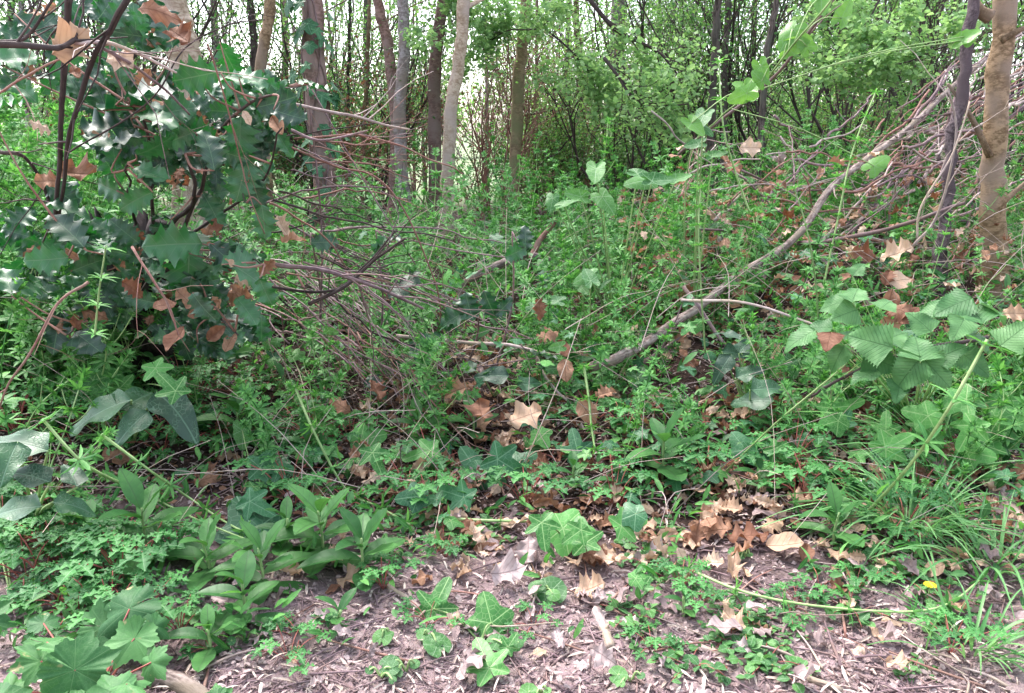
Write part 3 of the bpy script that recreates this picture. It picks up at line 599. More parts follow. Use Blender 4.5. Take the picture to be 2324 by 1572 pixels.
for row in holly.replace('\n', '').split(';'):
    x, y, s, a, c = row.split(); x, y, s, a = map(float, (x, y, s, a)); K += 1
    Yd = HY+R.uniform(-.10, .12) if x < 720 else 2.05
    fc, uk = {'g': (.35, 1.0), 'd': (1.0, .0), 'm': (.8, .55)}[c]
    Mx, p, d, sz = px_frame(x, y, Yd, s*.82, a, fc, uk, .25, R.uniform(.9, 1.2))
    PET.append((p, hroot if x < 720 else None))
    if x < 720: mesh_part('leaf', ME['holly'][K % 10], hroot, Mx)
    else: far_list.append((x, y, Yd, Mx, K, s))
for p, r_ in PET:
    if r_ is None: continue
    ht = MB(); q = HC[int(np.argmin(np.linalg.norm(HC-p, axis=1)))]; tube(ht, curve([q, (p+q)/2+R.normal(0, .012, 3), p], 8), np.linspace(.0028, .0014, 8), 5, R.rand()); ht.part('twig', M['twigred'], hroot)
hf = MB()
for i in range(430):
    e = [(330, 300, 150, 120), (520, 330, 120, 110), (430, 600, 160, 110), (220, 620, 130, 120), (560, 240, 110, 60), (480, 740, 120, 60), (130, 560, 110, 150), (200, 120, 200, 120)][R.randint(8)]
    a = R.uniform(0, 2*PI); q = math.sqrt(R.rand()); x, y = e[0]+math.cos(a)*q*e[2], e[1]+math.sin(a)*q*e[3]
    Mx, p, d, sz = px_frame(x, y, R.uniform(HY+.05, sY-.12), R.uniform(38, 72), R.uniform(0, 360), R.uniform(.5, 1), R.uniform(-.2, .7), .35); apply(hf, HOLLY[i % 10], Mx, R.rand())
fo = hf.part('foliage', M['holly'], hroot); fo['kind'] = 'stuff'
hd = MB()
for i in range(70):
    e = [(330, 300, 170, 130), (520, 330, 140, 120), (430, 600, 180, 120), (200, 620, 150, 140), (200, 120, 220, 120), (480, 720, 150, 70)][R.randint(6)]; a = R.uniform(0, 2*PI); q = math.sqrt(R.rand())
    Mx, p, d, sz = px_frame(e[0]+math.cos(a)*q*e[2], e[1]+math.sin(a)*q*e[3], R.uniform(HY, sY-.12), R.uniform(28, 55), R.uniform(0, 360), .6, .5, .5); apply(hd, DEAD[i % 12], Mx, R.rand())
fo = hd.part('dead_foliage', M['dead'], hroot); fo['kind'] = 'stuff'
# holly sprigs lying among the brushwood, each leaf on its own twig
for g_, idx in enumerate(([0, 1], [2, 3], [4], [5, 6], [7, 8, 9, 13], [10, 11], [12, 14])):
    L = [far_list[i] for i in idx if i < len(far_list)]
    if not L: continue
    x0, y0, Y0 = L[0][:3]; b = at(x0-30, y0-20, Y0+.03)
    r_ = thing('holly_sprig', ['blue-green holly leaf pair facing the sky among the brushwood centre', 'dark holly sprig near the sawn curved branch', 'large pale-sheened holly leaf over the twig fan', 'small dark holly leaves beside the slim trunks',
                               'dark holly leaves below the curved branch', 'pale-sheened holly leaves under the long forked twig', 'lone holly sprig low in the brushwood'][g_], 'holly', b)
    m_ = MB()
    for (x, y, Yd, Mx, k_, s) in L:
        mesh_part('leaf', ME['holly'][k_ % 10], r_, Mx); e = Mx[:3, 3]; tube(m_, curve([b, (b+e)/2+[0, 0, -.01], e], 6), .0018, 5, .4)
    gx = gp(b[0]-.06, b[1]+.12); tube(m_, curve([gx, (gx+b)/2+[.03, 0, .02], b], 8), np.linspace(.004, .002, 8), 5, .2); m_.part('twig', M['twig'], r_)

# ---------------------------------------------------------------- sticks and branches placed by hand
def region(x, y):
    if y < 480: v = 'high '
    elif y < 850: v = ''
    else: v = 'low '
    h = 'left' if x < 600 else 'left of centre' if x < 1050 else 'in the centre' if x < 1450 else 'right of centre' if x < 1900 else 'right'
    return v, h
def stick(name, label, pts, wpx, mat, Y=None, cat='stick', group=None, k=8, taper=.6, side=0, amp=.003, sag=0):
    """pts: (x, y[, Y]); without Y a point lies on the ground"""
    P = []
    for q in pts:
        if len(q) == 3: P.append(at(*q))
        elif Y is not None: P.append(at(q[0], q[1], Y))
        else: P.append(ground(q[0], q[1], .006))
    n = max(8, len(P)*5); C = wiggle(curve(P, n), amp); d0 = np.linalg.norm(C.mean(0)-CAMP); r0 = wpx/2*d0/F
    mb = MB(); tube(mb, C, np.linspace(r0, r0*taper, n)*(1+R.normal(0, .03, n)), k, R.rand(), lump=.06)
    for i in range(side):
        j = R.randint(2, n-2); dd = nrm(C[j+1]-C[j])+R.normal(0, .5, 3); branchy(mb, C[j], dd, R.uniform(.08, .25), r0*.4, 1, [], 4, .5, .05, 4, (0, 2), R.rand())
    o = C[len(C)//2]; return mb.top(name, M[mat], [float(c) for c in o], label, cat, group)
B = 'fallen_branch'
stick(B, 'long pale curved fallen branch running down from the brush pile', [(2330, 60, 4.0), (2170, 190, 3.6), (2031, 310, 3.3), (1898, 410, 3.0), (1820, 530, 2.8), (1698, 617, 2.6), (1548, 725, 2.35), (1440, 792, 2.18), (1345, 832, 2.06)], 12.5, 'logbark', cat='branch', k=12, taper=1.35, amp=.012, side=7)
stick(B, 'thin side branch forking right off the long pale branch', [(1811, 552, 2.79), (1900, 545, 2.6), (2031, 515, 2.5), (2190, 460, 2.4)], 11, 'twig', cat='branch', side=2)
stick(B, 'thick sawn curved branch in the centre, tapering down left', [(1190, 575, 2.9), (1130, 602, 2.85), (1075, 628, 2.8), (1048, 648, 2.78), (1040, 682, 2.76)], 22, 'logbark', cat='branch', k=12, taper=.5)
stick(B, 'reddish branch end rising right of the sawn curved branch', [(1205, 590, 3.1), (1225, 545, 3.15), (1262, 500, 3.2)], 17, 'twigred', cat='branch', k=9)
stick(B, 'short purplish branch piece right of the sawn curved branch', [(1208, 578, 3.0), (1245, 588, 3.0), (1288, 600, 3.0)], 15, 'twig', cat='branch', k=9)
stick(B, 'forked short branch piece just below the long pale branch', [(1432, 842, 2.3), (1490, 805, 2.3), (1550, 762, 2.3)], 15, 'twig', cat='branch', k=9, side=1)
stick(B, 'bent pale purple twig crossing the lower brushwood centre', [(900, 762, 2.2), (1030, 775, 2.15), (1190, 788, 2.1), (1215, 810, 2.1), (1240, 860, 2.05), (1300, 920, 2.0)], 9, 'twigpale', cat='branch', side=3)
stick(B, 'long knobbly purple stick lying across the low right undergrowth', [(1480, 905), (1620, 915), (1760, 912), (1900, 890), (1975, 882), (2060, 888)], 12, 'twig', cat='branch', side=3)
stick(B, 'thick scaly grey branch on the soil at the right edge', [(2238, 1058), (2262, 1110), (2300, 1170), (2345, 1230)], 34, 'logbark', cat='branch', k=14, taper=1.0, amp=.002)
stick(B, 'pale split stick lying on bare soil in the low right corner', [(1590, 1470), (1690, 1500), (1790, 1525), (1910, 1568)], 17, 'twigpale', cat='stick', taper=.8)
stick(B, 'slim purple stick above the pale split stick', [(1560, 1340), (1650, 1360), (1750, 1400), (1860, 1440)], 9, 'twig', side=2)
stick(B, 'pale brown branch running under the ivy to bare soil', [(880, 1330), (940, 1372), (1000, 1402), (1062, 1440)], 15, 'twigpale', side=1)
stick(B, 'grey rounded log end at the bottom left edge', [(300, 1535), (400, 1550), (480, 1600)], 42, 'logbark', k=14, taper=.9)
stick(B, 'upright thin stick standing by the pale dead leaves', [(1575, 1340), (1582, 1270), (1592, 1170)], 8, 'twig')
stick(B, 'short purple stick tip by the ivy left of centre', [(790, 1020), (830, 1065), (850, 1100)], 13, 'twig')
stick(B, 'broken stick by the bright ivy', [(1190, 1120), (1240, 1165), (1280, 1200)], 10, 'twig', side=1)
stick(B, 'dark twig leaning over the pleated leaves', [(2240, 765, 1.6), (2060, 800, 1.58), (1930, 850, 1.55), (1840, 900, 1.6)], 9, 'twigdark')
stick(B, 'long purple diagonal twig through the right cleavers', [(1550, 650, 2.3), (1660, 800, 2.2), (1720, 870, 2.15), (1780, 960, 2.1)], 9, 'twig', side=2)
stick(B, 'arched thin twig over the long pale branch', [(1545, 680, 2.2), (1700, 688, 2.1), (1850, 740, 2.05), (1940, 800, 2.0)], 7, 'twigpale', side=1)
stick(B, 'flat wood splinter pointing out from under a pale leaf', [(1352, 1385), (1368, 1420), (1386, 1470)], 26, 'deadpale' if False else 'twigpale', k=5, taper=.8)
# dark upright stems on the left
for lab, pts, wp, mt, sd in (('upright blackish stem nearest the left edge, crossing another', [(158, -10, 1.55), (148, 110, 1.58), (140, 260, 1.6), (130, 400, 1.7), (125, 520, 1.8)], 13, 'twigdark', 3),
     ('slanting blackish stem meeting the upright one at its foot', [(292, -10, 1.45), (250, 70, 1.47), (213, 130, 1.5), (172, 250, 1.55), (150, 370, 1.65), (130, 510, 1.8)], 12, 'twigdark', 4),
     ('thick dark horizontal branch at the left edge', [(-20, 100, 1.4), (60, 103, 1.42), (130, 108, 1.45), (170, 90, 1.5), (200, 70, 1.55)], 13, 'twigdark', 4),
     ('dark curved branch in the upper left corner', [(-10, 95, 1.6), (50, 90, 1.6), (80, 60, 1.6), (125, -10, 1.6)], 8, 'twigdark', 2),
     ('bowed grey twig running right to the holly top', [(170, 97, 1.5), (250, 98, 1.5), (330, 130, 1.55), (400, 165, 1.6)], 8, 'twigpale', 3),
     ('paler twig slanting down to the holly top', [(225, 105, 1.5), (290, 140, 1.52), (370, 200, 1.6), (430, 260, 1.7)], 7, 'twig', 3),
     ('thin twig arching across the pale leaning trunk', [(150, 350, 1.7), (330, 240, 1.6), (420, 110, 1.6), (520, 55, 1.65), (600, 45, 1.7)], 4, 'twigdark', 1),
     ('long thin twig rising from the left edge', [(0, 210, 1.6), (70, 165, 1.55), (170, 120, 1.5), (250, 100, 1.5)], 5, 'twigred', 1),
     ('reddish twig arching down at the lower left edge', [(200, 640, 1.5), (130, 690, 1.45), (70, 800, 1.4), (20, 870, 1.4), (-10, 950, 1.4)], 6, 'twigred', 2),
     ('dark stem slanting behind the left holly', [(0, 345, 1.9), (60, 360, 1.9), (110, 450, 1.95), (140, 560, 2.0)], 8, 'twigdark', 3),
     ('thin pale twig hanging through the holly', [(470, 100, 1.5), (520, 260, 1.55), (560, 420, 1.6), (600, 530, 1.65)], 4, 'twigred', 1),
     ('brown twig hanging down with a curled dead leaf', [(300, 560, 1.55), (350, 640, 1.5), (385, 700, 1.5), (405, 760, 1.5)], 6, 'twigred', 2),
     ('pale branch tip jutting right at the holly edge', [(640, 230, 1.9), (740, 252, 1.9), (810, 265, 1.9), (880, 285, 1.9), (930, 294, 1.9)], 7, 'twigpale', 2),
     ('forked pale twig above the centre brushwood', [(660, 295, 1.9), (720, 318, 1.9), (770, 312, 1.9), (835, 296, 1.9)], 7, 'twig', 1),
     ('long curved tan twig from the ivy trunk to the slim trunks', [(650, 330, 2.0), (760, 375, 2.0), (850, 400, 2.0), (920, 480, 2.0), (990, 650, 2.05), (1000, 740, 2.1)], 5, 'twigred', 2),
     ('straight slanting twig over the brushwood', [(620, 600, 1.85), (740, 615, 1.85), (860, 655, 1.9), (960, 700, 1.95)], 11, 'twig', 4),
     ('dark slanting twig rising right to the holly leaf pair', [(700, 690, 1.9), (780, 650, 1.9), (850, 590, 1.9), (920, 540, 1.9)], 9, 'twigdark', 2),
     ('dark slanting twig rising to the blue-green holly leaves', [(610, 650, 1.9), (750, 660, 1.9), (830, 600, 1.95), (900, 520, 2.0)], 7, 'twigdark', 2),
     ('thin curved branch arching above the hanging vine leaves', [(1540, 350, 2.9), (1640, 270, 2.6), (1750, 180, 2.4), (1830, 80, 2.2), (1900, -10, 2.1)], 8, 'twig', 2),
     ('pale bent twig hanging in front of the mauve trunk', [(2070, 560, 2.3), (2130, 480, 2.3), (2170, 300, 2.3), (2150, 200, 2.3)], 6, 'twigpale', 2),
     ('forked white-tipped twig before the mauve trunk', [(2080, 540, 2.2), (2090, 470, 2.2), (2160, 350, 2.2), (2200, 230, 2.2)], 5, 'twigpale', 2)):
    stick('woody_stem', lab, pts, wp, mt, cat='twig', side=sd+1, amp=.002)
# the fan of reddish brushwood twigs in the centre
for i in range(50):
    a0 = R.uniform(-.1, 1); x0 = 560+R.uniform(-60, 260)+a0*60; y0 = 570+a0*130+R.uniform(-60, 90); L = R.uniform(180, 520); an = rad(R.normal(-32, 15)-(8*a0))
    x1, y1 = x0+math.cos(an)*L, y0-math.sin(an)*L; bend = R.normal(0, 24); Y0 = R.uniform(2.0, 2.55); Y1 = Y0-R.uniform(-.05, .3)
    g1 = at(x1, y1, Y1); 
    if g1[2] < gh(g1[0], g1[1])+.01: Y1 = ground(x1, y1, .02)[1]
    stick('brushwood_twig', 'thin reddish twig in the fan of brushwood between holly and centre', [(x0, y0, Y0), ((x0+x1)/2, (y0+y1)/2+bend, (Y0+Y1)/2), (x1, y1, Y1)], R.uniform(2, 5.5), ['twigred', 'twig', 'twigdark', 'twigpale', 'twig'][i % 5], cat='twig', group='brushwood twigs of the central fan', k=5, side=R.randint(1, 5), amp=.016)
for i in range(20):   # horizontal sprays right of the holly
    x0 = R.uniform(560, 760); y0 = R.uniform(300, 620); L = R.uniform(120, 420); an = rad(R.normal(-4, 16)); x1, y1 = x0+math.cos(an)*L, y0-math.sin(an)*L; Y0 = R.uniform(1.9, 2.3)
    stick('brushwood_twig', 'thin bare twig reaching right from the holly towards the slim trunks', [(x0, y0, Y0), ((x0+x1)/2, (y0+y1)/2+R.normal(0, 14), Y0), (x1, y1, Y0+.1)], R.uniform(2.5, 6), ['twig', 'twigred', 'twigdark'][i % 3], cat='twig', group='twigs reaching right of the holly', k=5, side=R.randint(1, 4), amp=.010)
# brush pile on the right
for i in range(70):
    cx, cy = R.uniform(1900, 2330), 0; cy = 360-(cx-2050)*.62+R.normal(0, 70); an = rad(R.normal(36, 20)); L = R.uniform(70, 300)
    Y0 = R.uniform(3.3, 4.0); dx, dy = math.cos(an)*L/2, math.sin(an)*L/2
    stick('brush_pile_stick', 'thin dry stick of the brush pile behind the right-hand trunks', [(cx-dx, cy+dy, Y0-.1), (cx, cy+R.normal(0, 6), Y0), (cx+dx, cy-dy, Y0+.15)], R.uniform(2.2, 8), ['twig', 'twigpale', 'twigred'][i % 3], cat='stick', group='sticks of the brush pile', k=5, side=R.randint(0, 4), amp=.016)
for i in range(70):
    cx, cy = R.uniform(1560, 2250), R.uniform(300, 640); an = rad(R.normal(25, 40)); L = R.uniform(80, 260); Y0 = R.uniform(2.8, 3.4); dx, dy = math.cos(an)*L/2, math.sin(an)*L/2
    stick('brush_pile_stick', 'thin dry stick tangled among the cleavers before the brush pile', [(cx-dx, cy+dy, Y0-.1), (cx, cy+R.normal(0, 8), Y0), (cx+dx, cy-dy, Y0+.1)], R.uniform(2.5, 7), ['twig', 'twigpale', 'twigred'][i % 3], cat='stick', group='sticks tangled before the brush pile', k=5, side=R.randint(0, 4), amp=.016)
# loose twigs on the ground
for i in range(150):
    x, y = R.uniform(420, 2330), R.uniform(1050, 1580) if i < 110 else R.uniform(860, 1100); p = ground(x, y, .008)
    a = R.uniform(0, PI); L = R.uniform(.04, .16); q = np.array([p[0]+math.cos(a)*L, p[1]+math.sin(a)*L]); mb = MB()
    C = curve([p, [(p[0]+q[0])/2+R.normal(0, .004), (p[1]+q[1])/2, gh((p[0]+q[0])/2, (p[1]+q[1])/2)+.010], [q[0], q[1], gh(q[0], q[1])+.007]], 7)
    tube(mb, C, np.linspace(1, .5, 7)*R.uniform(.001, .0032), 5, R.rand(), lump=.1); v, h = region(x, y)
    mb.top('loose_twig', M[['twig', 'twigpale', 'twigred'][i % 3]], [float(c) for c in C[3]], 'small %s twig lying on the %s' % (['purplish', 'pale', 'reddish'][i % 3], 'bare soil at the front' if y > 1350 else 'leaf litter'), 'twig', 'loose twigs on the ground')

# ---------------------------------------------------------------- plants
def cleavers(L, lean, seed, dense=1.0):
    global R; keep = R; R = np.random.RandomState(seed); s_, f_ = MB(), MB()
    P = curve([[0, 0, 0], [lean*.2, .02, L*.35], [lean*.5+R.normal(0, .02), .0, L*.7], [lean, R.normal(0, .03), L]], 24); tube(s_, P, np.linspace(.0022, .0012, 24), 4, R.rand())
    def whorls(P, l0, l1, n):
        T = np.r_[np.linspace(.08, .88, n), .93, .965, .99]
        for q, t in enumerate(T):
            k = min(len(P)-2, int(t*(len(P)-1))); c = P[k]+(P[k+1]-P[k])*(t*(len(P)-1)-k); d = nrm(P[k+1]-P[k]); m = 7
            u = nrm(np.cross(d, [.3, .9, .1])); v = np.cross(d, u); th = np.arange(m)*2*PI/m+R.rand()*3; rise = .25+.9*max(0, t-.75)/.25
            dd = np.cos(th)[:, None]*u+np.sin(th)[:, None]*v+d*(rise+R.normal(0, .12, (m, 1))); ln = (l0+(l1-l0)*t)*R.uniform(.75, 1.15, m)
            if t > .9: ln *= .75
            inst(f_, NEEDLE, np.repeat(c[None], m, 0), dd, np.repeat(d[None], m, 0), ln, R.rand(m), 1.6)
    whorls(P, .038, .030, int(L/.055*dense))
    for i in range(int(3*dense+L*4)):
        k = R.randint(5, 21); a = R.uniform(0, 2*PI); l = R.uniform(.05, .14); e = P[k]+np.array([math.cos(a)*.6, math.sin(a)*.6, .75])*l
        Q = curve([P[k], (P[k]+e)/2+[0, 0, -.008], e], 8); tube(s_, Q, .0011, 4, R.rand()); whorls(Q, .02, .018, max(1, int(l/.045)))
    R = keep; return s_, f_
CLV = [cleavers(L, l, 100+i, dn) for i, (L, l, dn) in enumerate(((.62, .12, 1), (.50, .20, 1), (.72, .08, .9), (.42, .10, 1.2), (.30, .14, 1.3), (.55, -.18, 1), (.36, .02, 1.3), (.24, .06, 1.5)))]
CLVP = []
for i, (s_, f_) in enumerate(CLV):
    r_ = thing('cleavers', 'x', 'plant', (0, 0, 0)); s_.part('stem', M['stemgreen'], r_); f_.part('foliage', M['cleaver'], r_); CLVP.append(r_)
def clv_density(x, y):
    px = CXP+x/y*F*.97
    d = .0
    if y > 1.55: d = 1.0
    if px < 330: d = 1.4 if y > 1.9 else .25
    elif px < 620: d = .35 if y > 1.7 else .1
    elif px < 1150: d = .85 if y > 2.2 else .6 if y > 1.75 else .2
    elif px < 2200: d = 1.0 if y > 1.8 else .18
    else: d = .6
    if px > 600 and y < 1.7: d *= .8
    if y > 4.3: d *= .35
    return d
CLEAR = [(C14, 40), (C13, 24), (C1, 30), (C3, 22)]
CLEAR = [(c[c[:, 2] > .25], w_) for c, w_ in CLEAR]
CLEAR += [(curve([at(*q) for q in pts], 40), w_) for pts, w_ in (([(2330, 60, 4.0), (2170, 190, 3.6), (2031, 310, 3.3), (1898, 410, 3.0), (1820, 530, 2.8), (1698, 617, 2.6), (1548, 725, 2.35), (1440, 792, 2.18), (1345, 832, 2.06)], 26),
    ([(1190, 575, 2.9), (1130, 602, 2.85), (1075, 628, 2.8), (1040, 682, 2.76)], 26), ([(1205, 590, 3.1), (1262, 500, 3.2)], 16),
    ([(2300, 200, 3.6), (2150, 330, 3.6), (2000, 430, 3.5), (1900, 520, 3.4)], 45), ([(1640, 700, 2.0), (1650, 860, 1.95)], 40), ([(1900, 720, 1.6), (2000, 800, 1.6), (2150, 760, 1.5), (2230, 720, 1.5)], 70), ([(2100, 950, 1.7), (2290, 930, 1.7)], 60), ([(1860, 960, 1.75), (1930, 930, 1.75)], 40), ([(1050, 1050, 1.6), (1190, 1070, 1.6)], 50), ([(860, 1060, 1.6), (920, 1030, 1.6)], 50),
    ([(1220, 980, 1.7), (1240, 1020, 1.7)], 30), ([(220, 930, 1.7), (420, 930, 1.7)], 60), ([(1640, 760, 2), (1720, 900, 1.9)], 60), ([(1340, 405, 2.3), (1520, 410, 2.3)], 35), ([(1660, 225, 2.0), (1720, 225, 2)], 40), ([(1590, 290, 2.2), (1620, 300, 2.2)], 40), ([(1230, 690, 2.1), (1280, 830, 2.0)], 30), ([(1000, 560, 4.6), (1020, 400, 4.6)], 20), ([(260, 620, 1.9), (300, 780, 2.2)], 60))]
def proj(p):
    p = np.asarray(p)-CAMP; dz = p[..., 1]*cp-p[..., 2]*sp; v = p[..., 1]*sp+p[..., 2]*cp
    return CXP+F*p[..., 0]/dz, CYP-F*v/dz
CP = [(np.stack(proj(c), -1), c[:, 1], w_) for c, w_ in CLEAR]
def blocks(x, y, h):
    z = gh(x, y)+np.linspace(.08, h, 6); a, b = proj(np.stack([np.full(6, x), np.full(6, y), z], -1))
    for c, yy, w_ in CP:
        d = np.hypot(c[:, 0][:, None]-a, c[:, 1][:, None]-b); i = np.unravel_index(np.argmin(d), d.shape)
        if d[i] < w_+25 and y < yy[i[0]]: return True
    return False
CH = [.62, .5, .72, .42, .3, .55, .36, .24]
cnt = 0; extra = []
while cnt < 300 or len(extra) < 800:
    y = R.uniform(1.45, 5.2); x = R.uniform(-.72, .72)*y
    if R.rand()*1.4 > clv_density(x, y): continue
    px = CXP+x/y*F*.97; s = R.uniform(.6, .95)*(1.25 if px < 500 else 1)
    k = R.randint(8)
    if y < 2.2: k = [3, 4, 6, 7][R.randint(4)]
    if y < 2.1 and np.any(opened(np.array([gp(x, y, q) for q in (0, .06, .14, .22)]))): continue
    if blocks(x, y, CH[k]*s) and R.rand() < .86: continue
    if y < 3.6 and cnt < 300 and R.rand() < .6:
        wh = 'on the left bank' if px < 600 else 'behind the brushwood in the centre' if px < 1250 else 'around the long pale branch' if px < 1900 else 'near the right-hand trunks'
        put(CLVP[k], gp(x, y, -.01), R.uniform(0, 6.28), s, 'bright green whorled cleavers plant %s' % wh, 'upright cleavers plants', (R.normal(0, .2), R.normal(0, .2))); cnt += 1
    elif len(extra) < 800: extra.append((x, y, k, s, R.uniform(0, 6.28), R.normal(0, .22), R.normal(0, .22)))
em = MB()
for (x, y, k, s, a, t1_, t2_) in extra:
    Mx = np.array(Matrix.Translation((x, y, float(gh(x, y))-.01)) @ Matrix.Rotation(a, 4, 'Z') @ Matrix.Rotation(t1_, 4, 'X') @ Matrix.Rotation(t2_, 4, 'Y') @ Matrix.Scale(s, 4))
    for src in CLV[k]:
        V = np.concatenate(src.v)@Mx[:3, :3].T+Mx[:3, 3]; A = np.concatenate(src.a); em.add(V, np.concatenate(src.f4), np.concatenate(src.f3) if src.f3 else None, A)
em.top('cleavers_mass', M['cleaver'], (0, 3, 0), 'dense mass of cleavers covering the bank', 'ground cover', kind='stuff')
# low undergrowth leaves, tiny
ug = MB(); ug2 = MB()
n = 42000; y = 1.08+4.4*R.rand(n)**1.15; x = R.uniform(-.75, .75, n)*y; px = CXP+x/y*F*.97
dens = np.clip(vnoise(x*3.2, y*3.2)*.7+.55, 0, 1)*np.where(y < 2.0, np.where(px < 600, .5, .10+.42*ss(1.22, 1.6, y)), 1.0)*np.where((y < 1.22) & (px > 600), .3, 1)
kp = R.rand(n) < dens; x, y, px = x[kp], y[kp], px[kp]; n = len(x); hgt = R.rand(n)**1.5*(.06+.16*ss(1.6, 2.6, y)); pos = np.stack([x, y, gh(x, y)+hgt], -1); k_ = ~opened(pos); pos, x, y, hgt = pos[k_], x[k_], y[k_], hgt[k_]; n = len(x)
d = R.normal(0, 1, (n, 3)); d[:, 2] = np.abs(d[:, 2])*.6; up = R.normal(0, .5, (n, 3)); up[:, 2] += 1; sel = R.rand(n) < .5
inst(ug, OVAL, pos[sel], d[sel], up[sel], R.uniform(.012, .034, sel.sum()), R.rand(sel.sum())); inst(ug2, NEEDLE, pos[~sel], d[~sel]+[0, 0, .5], up[~sel], R.uniform(.02, .045, (~sel).sum()), R.rand((~sel).sum()), 1.4)
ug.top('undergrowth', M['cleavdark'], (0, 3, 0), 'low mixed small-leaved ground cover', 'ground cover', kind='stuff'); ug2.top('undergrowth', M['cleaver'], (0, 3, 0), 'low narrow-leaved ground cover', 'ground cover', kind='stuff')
ds = MB()
for i in range(900):
    y = 1.5+3.2*R.rand(); x = R.uniform(-.7, .7)*y; z = gh(x, y); a = R.uniform(0, 2*PI); L = R.uniform(.1, .5); e = R.uniform(.05, .9); d = np.array([math.cos(a)*math.cos(e), math.sin(a)*math.cos(e), math.sin(e)])
    z += R.uniform(0, .25)*(y > 2); tube(ds, curve([[x, y, z], np.array([x, y, z])+d*L*.5+[0, 0, .02], np.array([x, y, z])+d*L+[R.normal(0, .03), 0, -.06*L]], 7), np.linspace(1, .5, 7)*R.uniform(.0006, .0016), 4, R.rand(), cap=False)
ds.top('dry_stalks', M['twigpale'], (0, 3, 0), 'dry bare stalks of last year standing in the undergrowth', 'stalks', kind='stuff')
for mt, TT, n in (('ivy', IVY, 500), ('ivydark', IVY, 500), ('heart', HEART, 500), ('lance', LANCE, 500)):
    bm_ = MB()
    for T in TT:
        m = n//3; y = R.uniform(1.9, 4.6, m); x = R.uniform(-.7, .7, m)*y; k_ = vnoise(x*2+len(mt), y*2+n) > -.5; x, y = x[k_], y[k_]; m = len(x); pos = np.stack([x, y, gh(x, y)+.03+.24*R.rand(m)**1.4], -1); k_ = ~opened(pos); pos = pos[k_]; m = len(pos)
        d = R.normal(0, 1, (m, 3)); d[:, 2] *= .4; up = R.normal(0, .4, (m, 3)); up[:, 2] += 1; up[:, 1] -= .5; inst(bm_, T, pos, d, up, R.uniform(.035, .075, m), R.rand(m), R.uniform(.85, 1.15, m))
    bm_.top('broadleaf_undergrowth', M[mt], (0, 3, 0), {'ivy': 'light green ivy leaves', 'ivydark': 'dark ivy leaves', 'heart': 'heart-shaped leaves', 'lance': 'narrow oval leaves'}[mt]+' spread through the bank undergrowth', 'ground cover', kind='stuff')
# litter: leaf chips and crumbs
for nm, mt, n, T, lo, hi, lab in (('leaf_litter', 'deadgrey', 12000, CHIP, .003, .015, 'crumbled grey-pink dead leaf bits on the soil'), ('leaf_litter', 'dead', 3500, CHIP, .008, .03, 'crumbled brown dead leaf bits under the plants'), ('straw_litter', 'straw', 5500, NEEDLE, .008, .04, 'straw bits and stalk crumbs on the soil')):
    lm = MB(); y = (1.5 if mt == 'dead' else .95)+R.rand(n)**1.5*3.0; x = R.uniform(-.75, .75, n)*y; pos = np.stack([x, y, gh(x, y)+R.uniform(.001, .008, n)], -1); d = R.normal(0, 1, (n, 3)); d[:, 2] *= .15; up = R.normal(0, .28, (n, 3)); up[:, 2] += 1
    inst(lm, T, pos, d, up, R.uniform(lo, hi, n), R.rand(n), .7 if T is NEEDLE else 1); lm.top(nm, M[mt], (0, 2, 0), lab, 'litter', kind='stuff')
cr = MB(); n = 9000; y = .95+R.rand(n)**1.5*1.6; x = R.uniform(-.72, .72, n)*y; CR = (np.array([[0, -.5, 0], [.5, 0, .1], [0, .5, 0], [-.5, 0, .1], [.05, 0, .55], [0, 0, -.3]]), np.zeros((0, 4), int), np.array([(0, 1, 4), (1, 2, 4), (2, 3, 4), (3, 0, 4), (1, 0, 5), (2, 1, 5), (3, 2, 5), (0, 3, 5)]), np.zeros((6, 3)))
inst(cr, CR, np.stack([x, y, gh(x, y)+.001], -1), R.normal(0, 1, (n, 3))*[1, 1, .2], np.tile([0, 0, 1.], (n, 1)), R.uniform(.002, .009, n)*(.5+R.rand(n)), R.rand(n)); cr.smooth = False; cr.top('soil_crumbs', M['crumb'], (0, 1.5, 0), 'crumbs of dry soil and bark on the path', 'soil', kind='stuff')
for mt, n, y0, y1, x0, x1 in (('dead', 480, 1.4, 3.0, -.4, 1.6), ('deadpale', 380, 1.3, 2.6, -.4, 1.3), ('deadgrey', 90, 1.0, 1.8, -.5, 1.1), ('dead', 620, 2.4, 4.2, .4, 2.6), ('deadpale', 300, 2.4, 4.2, .4, 2.6)):
    lm = MB()
    for T in DEAD:
        m = n//6; y = R.uniform(y0, y1, m); x = R.uniform(x0, x1, m); k_ = vnoise(x*2.5+3, y*2.5) > -.35; x, y = x[k_], y[k_]; m = len(x); d = R.normal(0, 1, (m, 3)); d[:, 2] *= .2; up = R.normal(0, .4, (m, 3)); up[:, 2] += 1; up[:, 1] -= .2
        inst(lm, T, np.stack([x, y, gh(x, y)+R.uniform(.008, .035, m)+(.30*R.rand(m) if y0 > 2 else 0)], -1), d, up, R.uniform(.022, .052, m), R.rand(m), R.uniform(.8, 1.2, m))
    lm.top('leaf_drift', M[mt], (0, 2, 0), {'dead': 'brown', 'deadpale': 'pale tan', 'deadgrey': 'grey-pink'}[mt]+' fallen leaves drifted together under the plants', 'litter', kind='stuff')
tw = MB()
for i in range(3600):
    y = .95+R.rand()**1.4*2.2; x = R.uniform(-.72, .72)*y; a = R.uniform(0, PI); L = R.uniform(.015, .09); q = [x+math.cos(a)*L, y+math.sin(a)*L]
    tube(tw, [[x, y, gh(x, y)+.003], [(x+q[0])/2, (y+q[1])/2, gh(x, y)+.006], [q[0], q[1], gh(q[0], q[1])+.003]], R.uniform(.0006, .0017), 4, R.rand(), cap=False)
